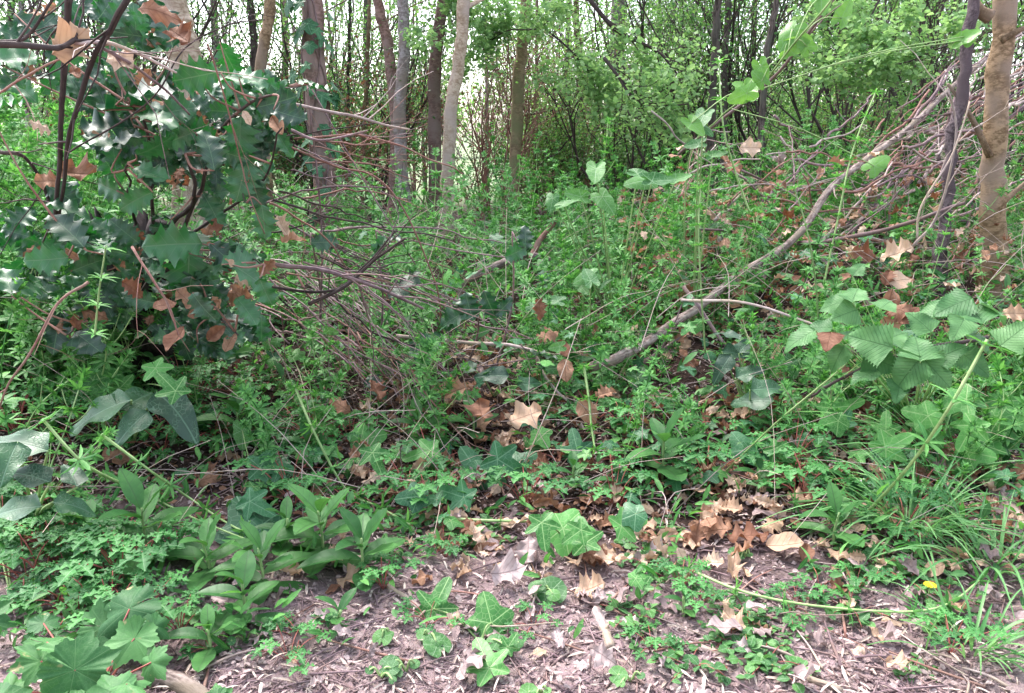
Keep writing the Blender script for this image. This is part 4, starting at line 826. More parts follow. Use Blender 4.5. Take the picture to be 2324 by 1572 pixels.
tw.top('twig_litter', M['twig'], (0, 2, 0), 'countless tiny twig crumbs on the soil', 'litter', kind='stuff')

# herb robert (dissected leaves)
def geranium(n, seed, h=.07):
    r_ = thing('geranium_plant', 'x', 'plant', (0, 0, 0)); rr = np.random.RandomState(seed); s_ = MB()
    for i in range(n):
        a = i*2.4+rr.rand(); l = rr.uniform(.03, .085); e = np.array([math.cos(a)*l, math.sin(a)*l, h*rr.uniform(.5, 1.2)]); tube(s_, curve([[0, 0, 0], e*.5+[0, 0, .015], e], 7), .0011, 5, rr.rand())
        mesh_part('leaf', ME['fern'][0], r_, frame(e, [math.cos(a), math.sin(a), rr.uniform(-.2, .25)], [0, 0, 1], rr.uniform(.030, .046), 1))
    s_.part('stem', M['stemred'], r_); return r_
GER = [geranium(7, 1), geranium(9, 2, .10), geranium(6, 3, .05)]
gz = [(0, 340, 1150, 1400, 26), (30, 300, 860, 980, 14), (360, 620, 800, 1010, 16), (620, 800, 900, 1000, 8), (900, 2100, 900, 1250, 26), (1350, 1560, 640, 800, 8), (650, 1000, 1020, 1180, 6), (850, 1300, 1290, 1440, 7), (380, 700, 1380, 1520, 5), (1350, 1900, 1240, 1450, 6), (1400, 2100, 1020, 1150, 6), (900, 1350, 1080, 1300, 5), (1650, 1900, 560, 760, 8), (2100, 2320, 780, 900, 6), (350, 900, 560, 780, 14), (1700, 2300, 1250, 1480, 5), (900, 1500, 1200, 1330, 4), (1400, 2250, 1320, 1500, 4)]
gi = 0
for x0, x1, y0, y1, n in gz:
    for i in range(n):
        x, y = R.uniform(x0, x1), R.uniform(y0, y1); p = ground(x, y+30)
        if opened(p+[0, 0, .03]) or opened(p): continue
        gi += 1; v, h = region((x0+x1)/2, (y0+y1)/2)
        put(GER[gi % 3], p, R.uniform(0, 6.28), R.uniform(.8, 1.25)*(.55 if x0 > 360 and y0 > 1190 else 1), 'ferny cut-leaved geranium %s' % ('in the low left corner patch' if y0 > 1100 and x1 < 400 else 'under the stump' if x1 < 650 else 'amid the litter at the front' if y0 > 1000 else 'under the central brushwood and cleavers'), 'cut-leaved geranium plants')
# lanceolate-leaved plants
def lance_plant(label, x, y, spx, n=9, h=.07, seed=0, flat=.5, rot=0, group=None):
    rr = np.random.RandomState(seed+int(x)); p = ground(x, y); L = spx*1.28*np.linalg.norm(p-CAMP)/F
    r_ = thing('lance_leaved_plant', label, 'plant', p, group); s_ = MB(); tube(s_, curve([p, p+[0, 0, h*.5], p+[rr.normal(0, .004), 0, h]], 8), np.linspace(.0032, .0022, 8), 6, .4); s_.part('stem', M['stemgreen'], r_)
    for i in range(n):
        q = i/(n-1); a = rot+i*(PI/2 if i % 2 else PI)+i*.28+rr.normal(0, .12) if False else rot+i*2.4+rr.normal(0, .15); z = h*(.12+.85*q); el = (.02+1.15*q**1.6)*(1-flat)+q*.55
        d = [math.cos(a)*math.cos(el), math.sin(a)*math.cos(el), math.sin(el)]; l = L*(1-.42*q**1.5)*rr.uniform(.85, 1.12)
        mesh_part('leaf', ME['lance'][i % 3], r_, frame(p+[0, 0, z], d, [-math.cos(a)*.3*q, -math.sin(a)*.3*q, 1], l, rr.uniform(1.0, 1.35)))
    return r_
for i, (x, y, s, n, h, lab) in enumerate(((335, 1270, 118, 10, .11, 'largest broad lance-leaved plant, left, with upright leaf pair'), (478, 1320, 95, 9, .085, 'lance-leaved plant with pale leaves between its two neighbours'), (600, 1345, 95, 10, .09, 'lance-leaved plant in the middle of the row'),
      (735, 1275, 108, 11, .11, 'tall lance-leaved plant at the right end of the row'), (825, 1320, 105, 10, .09, 'lance-leaved plant beside the pale curled dead leaf'), (480, 1490, 80, 8, .05, 'low round-tipped rosette alone on the soil'), (560, 1420, 90, 8, .08, 'lance-leaved plant below the row, over the soil'),
      (545, 1010, 85, 8, .09, 'small lance-leaved plant in front of the stump'), (1502, 1090, 100, 9, .11, 'upright dark lance-leaved plant right of centre'), (1075, 1000, 78, 8, .07, 'lance-leaved rosette just above the dark ivy'), (1890, 1235, 90, 7, .07, 'narrow lance-leaved plant beside the grass tuft'),
      (655, 1260, 80, 8, .08, 'lance-leaved plant half hidden at the back of the row'), (205, 1270, 85, 8, .08, 'lance-leaved plant among cut geranium leaves'), (1550, 1400, 42, 7, .04, 'small oval-leaved seedling on the soil right of the pale leaf'), (770, 1420, 70, 5, .03, 'seedling with one long dark leaf near bare soil'),
      (700, 1050, 70, 7, .06, 'small lance-leaved plant left of the ivy'), (1720, 1120, 60, 7, .06, 'small lance-leaved plant amid the litter'), (950, 1010, 80, 8, .08, 'lance-leaved plant left of the dark ivy leaves'), (1300, 1110, 60, 8, .06, 'small rosette above the bright ivy'),
      (1400, 1130, 60, 8, .06, 'small rosette left of the pale-veined ivy'), (1930, 560, 55, 8, .25, 'leafy shoot right of the long pale branch'), (2020, 420, 60, 8, .35, 'bright leafy shoot before the brush pile'), (2110, 330, 45, 6, .35, 'small leafy shoot on the brush pile'))):
    lance_plant(lab, x, y, s, n, h, i, flat=.55)

# leafy plants whose single leaves are placed
def placed(name, label, cat, base, leaves, key, stem='stemgreen', r=.0022, face=.6, upk=.7, jit=.15, via=.5):
    """base: ground point; leaves: (x, y, Y, size px, angle)"""
    root = thing(name, label, cat, base); s_ = MB(); base = np.array(base, float)
    for i, l in enumerate(leaves):
        x, y, Y, s, a = l[:5]; ky = l[5] if len(l) > 5 else key
        Mx, p, d, sz = px_frame(x, y, Y, s*{'lobed': .86, 'ivy': 1.15, 'ivydark': 1.2, 'heart': 1.05, 'round': 1.15, 'arum': .7, 'pleat': .70, 'pleatdead': .6}.get(ky, 1), a, face, upk, jit)
        g = gh(p[0], p[1])+.012
        e_ = max(0, max(gh(*(Mx[:2, 3]+Mx[:2, 1]*q))+.012-(Mx[2, 3]+Mx[2, 1]*q) for q in (0, .4, .8)))
        if e_: Mx[2, 3] += e_; p = p.copy(); p[2] += e_
        mesh_part('leaf', ME[ky][i % len(ME[ky])], root, Mx); m = base*(1-via)+p*via; m[2] = max(m[2], gh(m[0], m[1])+.01); tube(s_, curve([base, m+[0, 0, .01], p], 9), np.linspace(r, r*.6, 9), 5, R.rand())
    s_.part('stem', M[stem], root); return root
def GY(x, y, lift=.05): return float(ground(x, y, lift)[1])
def placed_g(name, label, cat, leaves, key, lift=.05, **kw):
    if name == 'ivy_plant': kw.setdefault('face', .95); kw.setdefault('upk', .5); lift *= 1.25
    Lf = [(x, y, GY(x, y, lift*R.uniform(.6, 1.3)), s, a)+tuple(r_) for (x, y, s, a, *r_) in leaves]; mx = sum(l[0] for l in Lf)/len(Lf); my = max(l[1] for l in Lf)
    return placed(name, label, cat, ground(mx, my+5), Lf, key, **kw)
iv = 'ivy_plant'
placed_g(iv, 'ivy with dark veined leaves left of centre, near the tall lance-leaved plant', 'ivy', [(862, 1065, 90, -70), (868, 985, 95, 20), (925, 1035, 100, 200), (1000, 1110, 100, 160, 'ivydark'), (905, 1130, 80, 190, 'ivydark')], 'ivy')
placed_g(iv, 'ivy with large dark glossy leaves in the centre', 'ivy', [(1055, 1050, 130, 120), (1130, 1035, 100, 60), (1185, 1075, 120, -30), (1115, 1085, 70, -90), (1210, 1030, 80, 40)], 'ivydark')
placed_g(iv, 'bright yellow-green ivy leaves over a dark hollow', 'ivy', [(1315, 1180, 110, 100), (1345, 1215, 130, -20), (1285, 1225, 80, 220), (1235, 1235, 100, -80)], 'ivy')
placed_g(iv, 'pale-veined single ivy leaf right of the bright ivy', 'ivy', [(1458, 1180, 100, 20), (1400, 1180, 80, 200, 'ivydark')], 'ivy')
placed_g(iv, 'ivy trio of pointed veined leaves on bare soil', 'ivy', [(1012, 1330, 120, 70), (1100, 1352, 115, 100), (1085, 1455, 125, 110), (1170, 1440, 60, 60)], 'ivy', lift=.03)
placed_g(iv, 'small two-leaved ivy by the pale litter', 'ivy', [(1440, 1305, 65, 120), (1475, 1312, 60, 0)], 'ivy', lift=.03)
placed_g(iv, 'small ivy near upright leaf pair, centre', 'ivy', [(1225, 985, 70, 60), (1240, 1010, 65, -60), (1180, 960, 60, 200, 'ivydark'), (1300, 980, 90, 100, 'ivydark')], 'ivy')
placed_g(iv, 'blue-green ivy leaf pair behind the lance-leaved row', 'ivy', [(655, 1060, 110, 20), (545, 1135, 150, 100), (610, 1160, 90, -30), (550, 1010, 70, -90, 'heart')], 'ivydark')
placed_g(iv, 'light green ivy trailing at the right edge', 'ivy', [(2205, 950, 120, 100), (2275, 935, 110, 60), (2300, 895, 120, 80), (2130, 930, 110, 200), (2250, 1035, 80, -20), (2180, 1010, 90, -120), (2310, 960, 100, -60)], 'ivy', lift=.10)
placed_g(iv, 'ivy between the long purple stick and the grass tuft', 'ivy', [(2060, 990, 100, 30), (2055, 930, 80, 150), (2130, 1000, 90, -60), (2010, 940, 70, 90)], 'ivy', lift=.08)
placed_g(iv, 'light ivy above the low right litter', 'ivy', [(1915, 962, 85, -60), (1862, 965, 70, 190), (1952, 910, 75, 20), (1880, 925, 80, 120, 'ivydark')], 'ivy', lift=.08)
placed_g(iv, 'ivy around the base of the purple stick', 'ivy', [(1740, 995, 100, 60, 'ivydark'), (1665, 985, 80, 120, 'ivydark'), (1790, 1040, 70, -40)], 'ivy', lift=.06)
placed_g(iv, 'ivy with bright leaf pair in front of the stump', 'ivy', [(245, 840, 90, 120), (262, 850, 80, 20), (365, 850, 90, 130), (375, 870, 80, -60)], 'ivy', lift=.22)
ar = 'arum_plant'
placed(ar, 'big dark arum with marbled bluish leaves below the stump', 'plant', ground(300, 1010), [(225, 925, 1.62, 190, 215), (310, 905, 1.68, 160, 60), (400, 920, 1.66, 190, -50), (300, 960, 1.6, 130, -120)], 'arum', r=.004, face=.5, upk=.9)
placed(ar, 'dark marbled arum at the left edge', 'plant', ground(80, 1190), [(45, 1000, 1.35, 170, 170, 'arum'), (70, 1075, 1.33, 130, 160), (30, 1150, 1.28, 150, 200), (165, 1075, 1.36, 105, 95), (165, 1140, 1.33, 110, 20), (20, 1040, 1.3, 130, 250)], 'arum', r=.004, face=.6, upk=.8)
placed(ar, 'plain green arum with a bluish sheen, right of centre', 'plant', ground(1700, 960), [(1655, 755, 2.0, 90, 110), (1668, 800, 1.98, 90, -20), (1640, 830, 1.95, 100, 240), (1700, 845, 1.9, 100, 20), (1710, 905, 1.85, 130, 160), (1740, 880, 1.8, 120, 10), (1690, 780, 1.95, 80, 60)], 'arum', r=.003)
placed(ar, 'dark arum between brushwood and fallen leaves', 'plant', ground(1120, 900), [(1120, 850, 2.0, 110, 180), (1200, 870, 2.0, 90, 20), (1060, 830, 2.05, 80, 140)], 'arum', r=.003)
placed_g('lobed_leaf_plant', 'broad star-lobed plant filling the bottom left corner', 'plant', [(330, 1480, 150, -60), (225, 1430, 160, 230), (105, 1465, 130, 170), (300, 1420, 130, 10), (130, 1545, 190, 200), (240, 1560, 170, -30), (345, 1425, 110, 20), (20, 1530, 90, 100), (190, 1500, 130, 90), (60, 1600, 160, 60), (320, 1560, 90, -70), (160, 1460, 110, 40), (270, 1500, 120, 250), (380, 1440, 80, -20), (50, 1470, 110, 140), (200, 1580, 120, 200), (360, 1530, 90, -40), (100, 1390, 70, 90)], 'lobed', lift=.07, stem='stemred', face=.55, jit=.35)
placed_g('lobed_leaf_plant', 'pair of scalloped leaves at the lower left edge above the corner plant', 'plant', [(20, 1110, 170, -40), (60, 1140, 120, 0), (10, 1370, 110, 60)], 'lobed', lift=.08)
placed_g('lobed_leaf_plant', 'small lobed plant at the foot of the bottom edge', 'plant', [(490, 1560, 80, 90), (460, 1575, 70, 160), (520, 1580, 60, 20)], 'lobed', lift=.03)
for i, (x, y, s, a, lab) in enumerate(((970, 1432, 75, 100, 'largest round-leaved seedling on bare soil'), (872, 1432, 50, 90, 'round-leaved seedling left of the largest one'), (920, 1505, 62, 20, 'round leaf lying low on bare soil below the seedlings'), (862, 1522, 45, 200, 'small round seedling near the bottom edge'),
      (432, 1372, 55, 90, 'yellow-green round leaf left of the soil rosette'), (556, 1440, 45, -60, 'round leaf under the lance-leaved plant'), (1230, 1320, 90, 110, 'upright crinkled leaf right of the ivy trio'), (1225, 1560, 50, 30, 'small dark seedling at the bottom edge'),
      (1430, 1530, 50, 0, 'yellowish sprout at the bottom centre'), (1160, 1450, 60, 40, 'small grey-green sprout beside the ivy trio'), (620, 965, 45, 20, 'small clover-like sprout before the stump'), (1455, 895, 90, -80, 'fresh toothed heart leaf right of the fallen brown leaves'), (1690, 1250, 40, 20, 'tiny round seedling amid the pale leaves'))):
    placed_g('seedling', lab, 'plant', [(x, y, s, a), (x+s*.5, y+s*.25, s*.45, a-80), (x-s*.4, y+s*.2, s*.5, a+90)], 'round' if i != 11 else 'heart', lift=.02, upk=.8)
CRP = []
for j in range(4):
    r_ = thing('creeping_plant', 'x', 'plant', (0, 0, 0)); s_, f_ = MB(), MB()
    for i in range(7):
        a = i*.9+R.rand(); P = curve([[0, 0, .004], [math.cos(a)*.03, math.sin(a)*.03, .012+.01*R.rand()], [math.cos(a)*.06, math.sin(a)*.06, .008+.012*R.rand()]], 8); tube(s_, P, .0007, 4, R.rand()); m = 7
        idx = R.randint(2, 8, m); pos = P[idx]; dd = R.normal(0, 1, (m, 3)); dd[:, 2] = np.abs(dd[:, 2])*.3; up = R.normal(0, .3, (m, 3)); up[:, 2] += 1; inst(f_, OVAL, pos, dd, up, R.uniform(.012, .024, m), R.rand(m), 1.7)
    s_.part('stem', M['stemred'], r_); f_.part('foliage', M['heart'], r_); CRP.append(r_)
for i in range(48):
    x, y = (R.uniform(1400, 2320), R.uniform(1280, 1530)) if i < 22 else (R.uniform(850, 1500), R.uniform(1180, 1360)) if i < 34 else (R.uniform(1400, 2200), R.uniform(1040, 1250))
    if opened(ground(x, y)): continue
    put(CRP[i % 4], ground(x, y, -.002), R.uniform(0, 6.28), R.uniform(.5, 1.1), 'small creeping round-leaved plant on the %s' % ('right-hand soil edge' if i < 22 else 'soil edge between the ivy leaves' if i < 34 else 'litter below the purple stick'), 'creeping round-leaved plants')
IVP = []
for j in range(4):
    r_ = thing('creeping_ivy', 'x', 'ivy', (0, 0, 0)); s_ = MB(); P = curve([[-.07, 0, .012], [-.02, .02*(-1)**j, .015], [.04, 0, .012], [.09, .02, .01]], 16); tube(s_, P, .0015, 5, .4)
    for i in range(6):
        c = P[2+i*2]; a = R.uniform(0, 2*PI); e = c+np.array([math.cos(a)*.03, math.sin(a)*.02, R.uniform(.02, .05)]); tube(s_, curve([c, (c+e)/2+[0, 0, .006], e], 5), .0009, 4, .4)
        mesh_part('leaf', ME[['ivy', 'ivydark'][(i+j) % 2]][i % 3], r_, frame(e, [math.cos(a), math.sin(a)-.4, -.2], [0, -.5, 1], R.uniform(.045, .075)))
    s_.part('stem', M['stemred'], r_); IVP.append(r_)
for i in range(46):
    x, y = (R.uniform(750, 1600), R.uniform(930, 1240)) if i < 24 else (R.uniform(1600, 2320), R.uniform(930, 1200)) if i < 40 else (R.uniform(350, 800), R.uniform(960, 1130))
    if opened(ground(x, y)): continue
    put(IVP[i % 4], ground(x, y, -.002), R.uniform(0, 6.28), R.uniform(.7, 1.15), 'small creeping ivy strand %s' % ('in the litter of the lower centre' if i < 24 else 'under the bramble and long purple stick' if i < 40 else 'in front of the stump'), 'creeping ivy strands')
# tall heart-leaved plants on the bank
hp = 'heart_leaved_plant'
placed(hp, 'tall heart-leaved plant in the upper centre right', 'plant', gp(at(1400, 560, 2.6)[0], 2.6), [(1350, 405, 2.3, 80, -90), (1430, 412, 2.35, 80, 200), (1520, 410, 2.3, 85, 10), (1480, 400, 2.4, 70, -30), (1385, 470, 2.3, 75, -60), (1290, 440, 2.4, 60, 170), (1305, 455, 2.45, 60, 20), (1250, 470, 2.5, 55, -100), (1560, 400, 2.4, 60, 30)], 'heart', r=.003)
placed(hp, 'heart-leaved plant left of the blackish trunk', 'plant', gp(at(1600, 560, 2.4)[0], 2.5), [(1585, 285, 2.2, 75, -100), (1612, 300, 2.2, 50, -60), (1645, 348, 2.3, 60, 20), (1560, 330, 2.3, 50, 180)], 'heart', r=.003)
placed(hp, 'blue-green heart-leaved plant in the centre', 'plant', gp(at(1340, 760, 2.4)[0], 2.4), [(1330, 615, 2.1, 65, 100), (1310, 635, 2.1, 65, 200), (1330, 665, 2.1, 50, -60), (1240, 680, 2.15, 55, 160), (1230, 705, 2.15, 50, -40)], 'heart', r=.002)
placed(hp, 'heart-leaved plant below the long pale branch', 'plant', gp(at(1820, 820, 2.2)[0], 2.2), [(1860, 810, 2.0, 60, 10), (1900, 860, 2.0, 70, 60), (1830, 830, 2.0, 70, 180), (1800, 850, 2.0, 60, -90)], 'heart')
placed(hp, 'small heart-leaved plant low between the slim trunks', 'plant', gp(at(1110, 620, 4.0)[0], 4.0), [(1130, 510, 3.8, 45, 30), (1160, 520, 3.8, 40, 160), (1100, 530, 3.8, 40, -60), (1060, 540, 3.9, 40, 90)], 'heart')
# vine with hanging heart leaves
vr = thing('climbing_vine', 'vine with large heart-shaped leaves hanging on a thin arched stem, upper right', 'vine', gp(at(1560, 600, 2.6)[0], 2.6)); vm = MB(); b0 = np.array(vr.location)
P = curve([b0]+[at(x, y, Y) for x, y, Y in ((1560, 380, 2.5), (1630, 270, 2.3), (1720, 200, 2.1), (1800, 100, 1.95), (1870, 20, 1.85), (1930, -60, 1.8))], 40); tube(vm, P, .0025, 5, .3)
for i, (x, y, s, a, fc) in enumerate(((1865, 22, 80, -90, .2), (1778, 97, 85, -120, .2), (1825, 95, 70, 20, 1), (1815, 78, 60, 120, 1), (1660, 225, 70, 200, 1), (1702, 225, 90, -80, .3), (1735, 178, 60, -70, 1), (1712, 165, 50, 130, 1), (1925, 10, 60, 60, 1), (1590, 300, 70, -60, .3), (2010, 355, 70, 40, .5), (2215, 75, 60, 10, .8), (2195, 100, 50, -100, .8))):
    Mx, p, d, s_ = px_frame(x, y, 2.0 if x < 1980 else 2.3, s*1.0, a, .9, .2 if fc == 1 else .9, .12); mesh_part('leaf', ME['vine'][i % 3], vr, Mx); k = int(np.argmin(np.linalg.norm(P-p, axis=1))); tube(vm, curve([P[k], (P[k]+p)/2+[0, 0, .02], p], 7), .0013, 4, .5)
vm.part('stem', M['stemgreen'], vr)
# bramble with pleated leaves on the right
placed('bramble', 'pale pleated bramble leaves in the right foreground', 'plant', ground(2070, 960), [(2210, 705, 1.45, 130, 100), (2165, 690, 1.47, 110, 190), (2255, 700, 1.46, 110, 10), (2215, 760, 1.45, 100, -70), (1940, 665, 1.6, 90, 80), (1920, 710, 1.58, 90, 200), (1975, 775, 1.5, 140, 160), (1995, 820, 1.5, 110, -20), (2030, 760, 1.5, 100, 40), (2085, 790, 1.45, 110, 90), (2060, 845, 1.44, 130, 220), (2120, 840, 1.43, 110, -60),
       (2150, 800, 1.45, 100, 20), (1880, 770, 1.5, 90, -100, 'pleatdead'), (1815, 765, 1.55, 110, 195), (1960, 850, 1.5, 90, 210), (2040, 880, 1.45, 80, -100), (1890, 690, 1.65, 80, 170), (1945, 610, 1.8, 60, 60), (2300, 760, 1.5, 100, 30), (2180, 740, 1.4, 90, 240), (2090, 730, 1.55, 90, 120), (1900, 810, 1.5, 90, 230), (1930, 760, 1.6, 90, 100), (2210, 820, 1.45, 90, -50), (2010, 690, 1.6, 80, 60), (1860, 740, 1.6, 80, 150), (2120, 700, 1.6, 80, 80)], 'pleat', stem='stemgreen', r=.0016, face=.7, upk=.7, jit=.35)

# long trailing cleavers stems in the foreground
def trail(label, pts, n, r=.0026, lf=.05):
    P = curve([at(*q) if len(q) == 3 else ground(q[0], q[1], .03) for q in pts], 40); root = thing('trailing_cleavers', label, 'plant', P[0]); s_, f_ = MB(), MB(); tube(s_, P, np.linspace(r, r*.7, 40)*1.35, 4, .6)
    for t in np.linspace(.02, .98, n):
        k = min(38, int(t*39)); d = nrm(P[k+1]-P[k]); m = 7; u = nrm(np.cross(d, [.2, .3, 1])); v = np.cross(d, u); th = np.arange(m)*2*PI/m+R.rand(); dd = np.cos(th)[:, None]*u+np.sin(th)[:, None]*v+d*.35
        inst(f_, NEEDLE, np.repeat(P[k][None], m, 0), dd, np.repeat(d[None], m, 0), R.uniform(.7, 1.15, m)*lf*.85, R.rand(m), 1.05)
    s_.part('stem', M['stemgreen'], root); f_.part('foliage', M['cleaver'], root)
trail('long pale trailing cleavers stem, lower of the two at left', [(95, 950, 1.35), (200, 1058, 1.36), (330, 1120), (450, 1180), (600, 1240)], 6)
trail('long pale trailing cleavers stem, upper of the two at left', [(230, 985, 1.45), (330, 1060, 1.45), (430, 1130), (540, 1200), (700, 1270)], 6, lf=.04)
trail('pale trailing cleavers stem reaching the dark ivy', [(670, 880, 1.75), (715, 985, 1.65), (785, 1110), (860, 1150), (930, 1190)], 6, lf=.04)
trail('upright thick cleavers stem in the centre', [(1325, 830, 1.9), (1335, 900, 1.85), (1342, 970, 1.8), (1350, 1020, 1.75)], 4, lf=.035)
trail('long diagonal cleavers stem rising to the bramble leaves', [(1640, 1075, 1.7), (1760, 960, 1.6), (1880, 860, 1.55), (1925, 820, 1.55)], 6, .0018, .03)
trail('thick diagonal cleavers stem at the right, in front of the ivy', [(1960, 1170, 1.5), (2060, 1060, 1.35), (2150, 930, 1.25), (2240, 770, 1.25)], 5, .0032, .05)
trail('cleavers stem lying across the low right litter', [(1560, 1290), (1680, 1340), (1830, 1372), (2040, 1388), (2150, 1370), (2230, 1310)], 7, .0022, .035)
trail('short cleavers stem above the pale dead leaves', [(1800, 1140), (1900, 1130), (2010, 1112), (2080, 1100)], 4, .0022, .04)
trail('straight flattened stalk across the centre litter', [(1000, 1175), (1080, 1180), (1200, 1183), (1300, 1188)], 3, .0030, .03)
trail('young cleavers stem climbing over the lower holly', [(215, 760, 1.4), (225, 660, 1.4), (240, 560, 1.4)], 4, .0015, .035)
trail('tall cleavers stem in front of the brush pile', [(1870, 640, 2.3), (1900, 500, 2.3), (1935, 340, 2.35), (1990, 200, 2.4)], 9, .0022, .035)
trail('tall cleavers stem beside the vine leaves', [(1700, 480, 2.3), (1665, 380, 2.3), (1640, 280, 2.3), (1630, 130, 2.35)], 7, .0022, .035)
trail('tall straight cleavers stem right of centre', [(1600, 800, 2.1), (1590, 650, 2.1), (1585, 520, 2.15), (1590, 420, 2.2)], 8, .002, .035)
trail('slanting cleavers stem left of the mauve trunk', [(1860, 800, 2.1), (1850, 640, 2.1), (1830, 520, 2.1), (1800, 420, 2.15)], 8, .002, .035)

# grass tuft on the right
def blade(mb, b, d, L, wd, bend, tint):
    n = 9; t = np.linspace(0, 1, n); d = nrm(d); h = nrm([d[0], d[1], 0]) if abs(d[2]) < .99 else np.array([1, 0, 0]); C = b+d*(L*t)[:, None]+(h*.5+np.array([0, 0, -1]))*(bend*L*t**2.2)[:, None]
    g = gh(C[:, 0], C[:, 1])+.006; C[:, 2] = np.maximum(C[:, 2], g); s = nrm(np.cross(d, [0, 0, 1])+[1e-3, 0, 0]); wv = wd*np.sin(PI*np.clip(t*.92+.04, 0, 1))**.5*(1-t*.55)
    V = np.concatenate([C-s*wv[:, None], C+[0, 0, -wd*.4], C+s*wv[:, None]]); A = np.zeros((3*n, 3)); A[:n, 0] = -.3; A[2*n:, 0] = .3; A[:, 1] = np.tile(t, 3); A[:, 2] = tint
    i = np.arange(n-1); mb.add(V, np.concatenate([np.stack([i, i+n, i+n+1, i+1], -1), np.stack([i+n, i+2*n, i+2*n+1, i+n+1], -1)]), None, A)
for lab, (cx, cy), nb, L0, sprd in (('large grass tuft with long arching blades at lower right', (2060, 1210), 110, .17, .085), ('grass tuft at the right edge behind the larger tuft', (2260, 1290), 60, .15, .09), ('thin grass tuft in the bottom right corner', (2200, 1480), 40, .12, .08), ('tall grass blades beside the right ivy', (2130, 1080), 26, .26, .04),
      ('small grass tuft under the long pale branch', (1590, 960), 20, .12, .03), ('sparse grass blades in the left cleavers', (150, 620), 30, .30, .15)):
    b = ground(cx, cy); g = MB()
    for i in range(nb):
        a = R.uniform(0, 2*PI); q = R.rand()*sprd; bb = gp(b[0]+math.cos(a)*q, b[1]+math.sin(a)*q*.7); blade(g, bb, [math.cos(a)*.7+R.normal(0, .3), math.sin(a)*.7, R.uniform(.6, 1.6)], L0*R.uniform(.7, 1.6), R.uniform(.0018, .0046), R.uniform(.2, .8), R.rand())
    g.top('grass_tuft', M['grass'], [float(c) for c in b], lab, 'grass')
# straw-like grass at the far field edge and yellow flower
yf = ground(2108, 1342, .02); yr = thing('yellow_flower', 'tiny yellow flower among the lower right grass', 'flower', gp(yf[0], yf[1])); pm = MB(); tp = yf+[0, 0, .012]
for i in range(16): a = i*2*PI/16; apply(pm, OVAL, frame(tp, [math.cos(a), math.sin(a), .35], [0, 0, 1], .012, 1.2), R.rand())
pm.part('petals', M['petal'], yr); s_ = MB(); tube(s_, [gp(yf[0], yf[1]), tp], .0012, 5, .3); s_.part('stem', M['stemgreen'], yr)
for i, (x, y, s, lab) in enumerate(((1960, 1100, 55, 'larger white flat stone behind the grass tuft'), (1950, 1150, 45, 'white stone half hidden by the grass tuft'), (2200, 1270, 22, 'small white pebble at the right of the grass'), (2080, 800, 12, 'x'))[:3]):
    p = ground(x, y, .01); r0 = s*np.linalg.norm(p-CAMP)/F/2; mb = MB(); V = []; A = []; nn, mm = 14, 9
    for j in range(mm+1):
        for k in range(nn):
            ph = PI*j/mm; th = 2*PI*k/nn; rr = r0*(1+.16*math.sin(th*2+j*.5+i)+.08*math.sin(th*5+j)); V.append([p[0]+rr*math.sin(ph)*math.cos(th), p[1]+rr*.8*math.sin(ph)*math.sin(th), p[2]+rr*.45*math.cos(ph)]); A.append([th, ph, .4])
    mb.add(V, [(j*nn+k, j*nn+(k+1) % nn, (j+1)*nn+(k+1) % nn, (j+1)*nn+k) for j in range(mm) for k in range(nn)], None, A); mb.top('pale_stone', M['stone'], [float(c) for c in p], lab, 'stone')

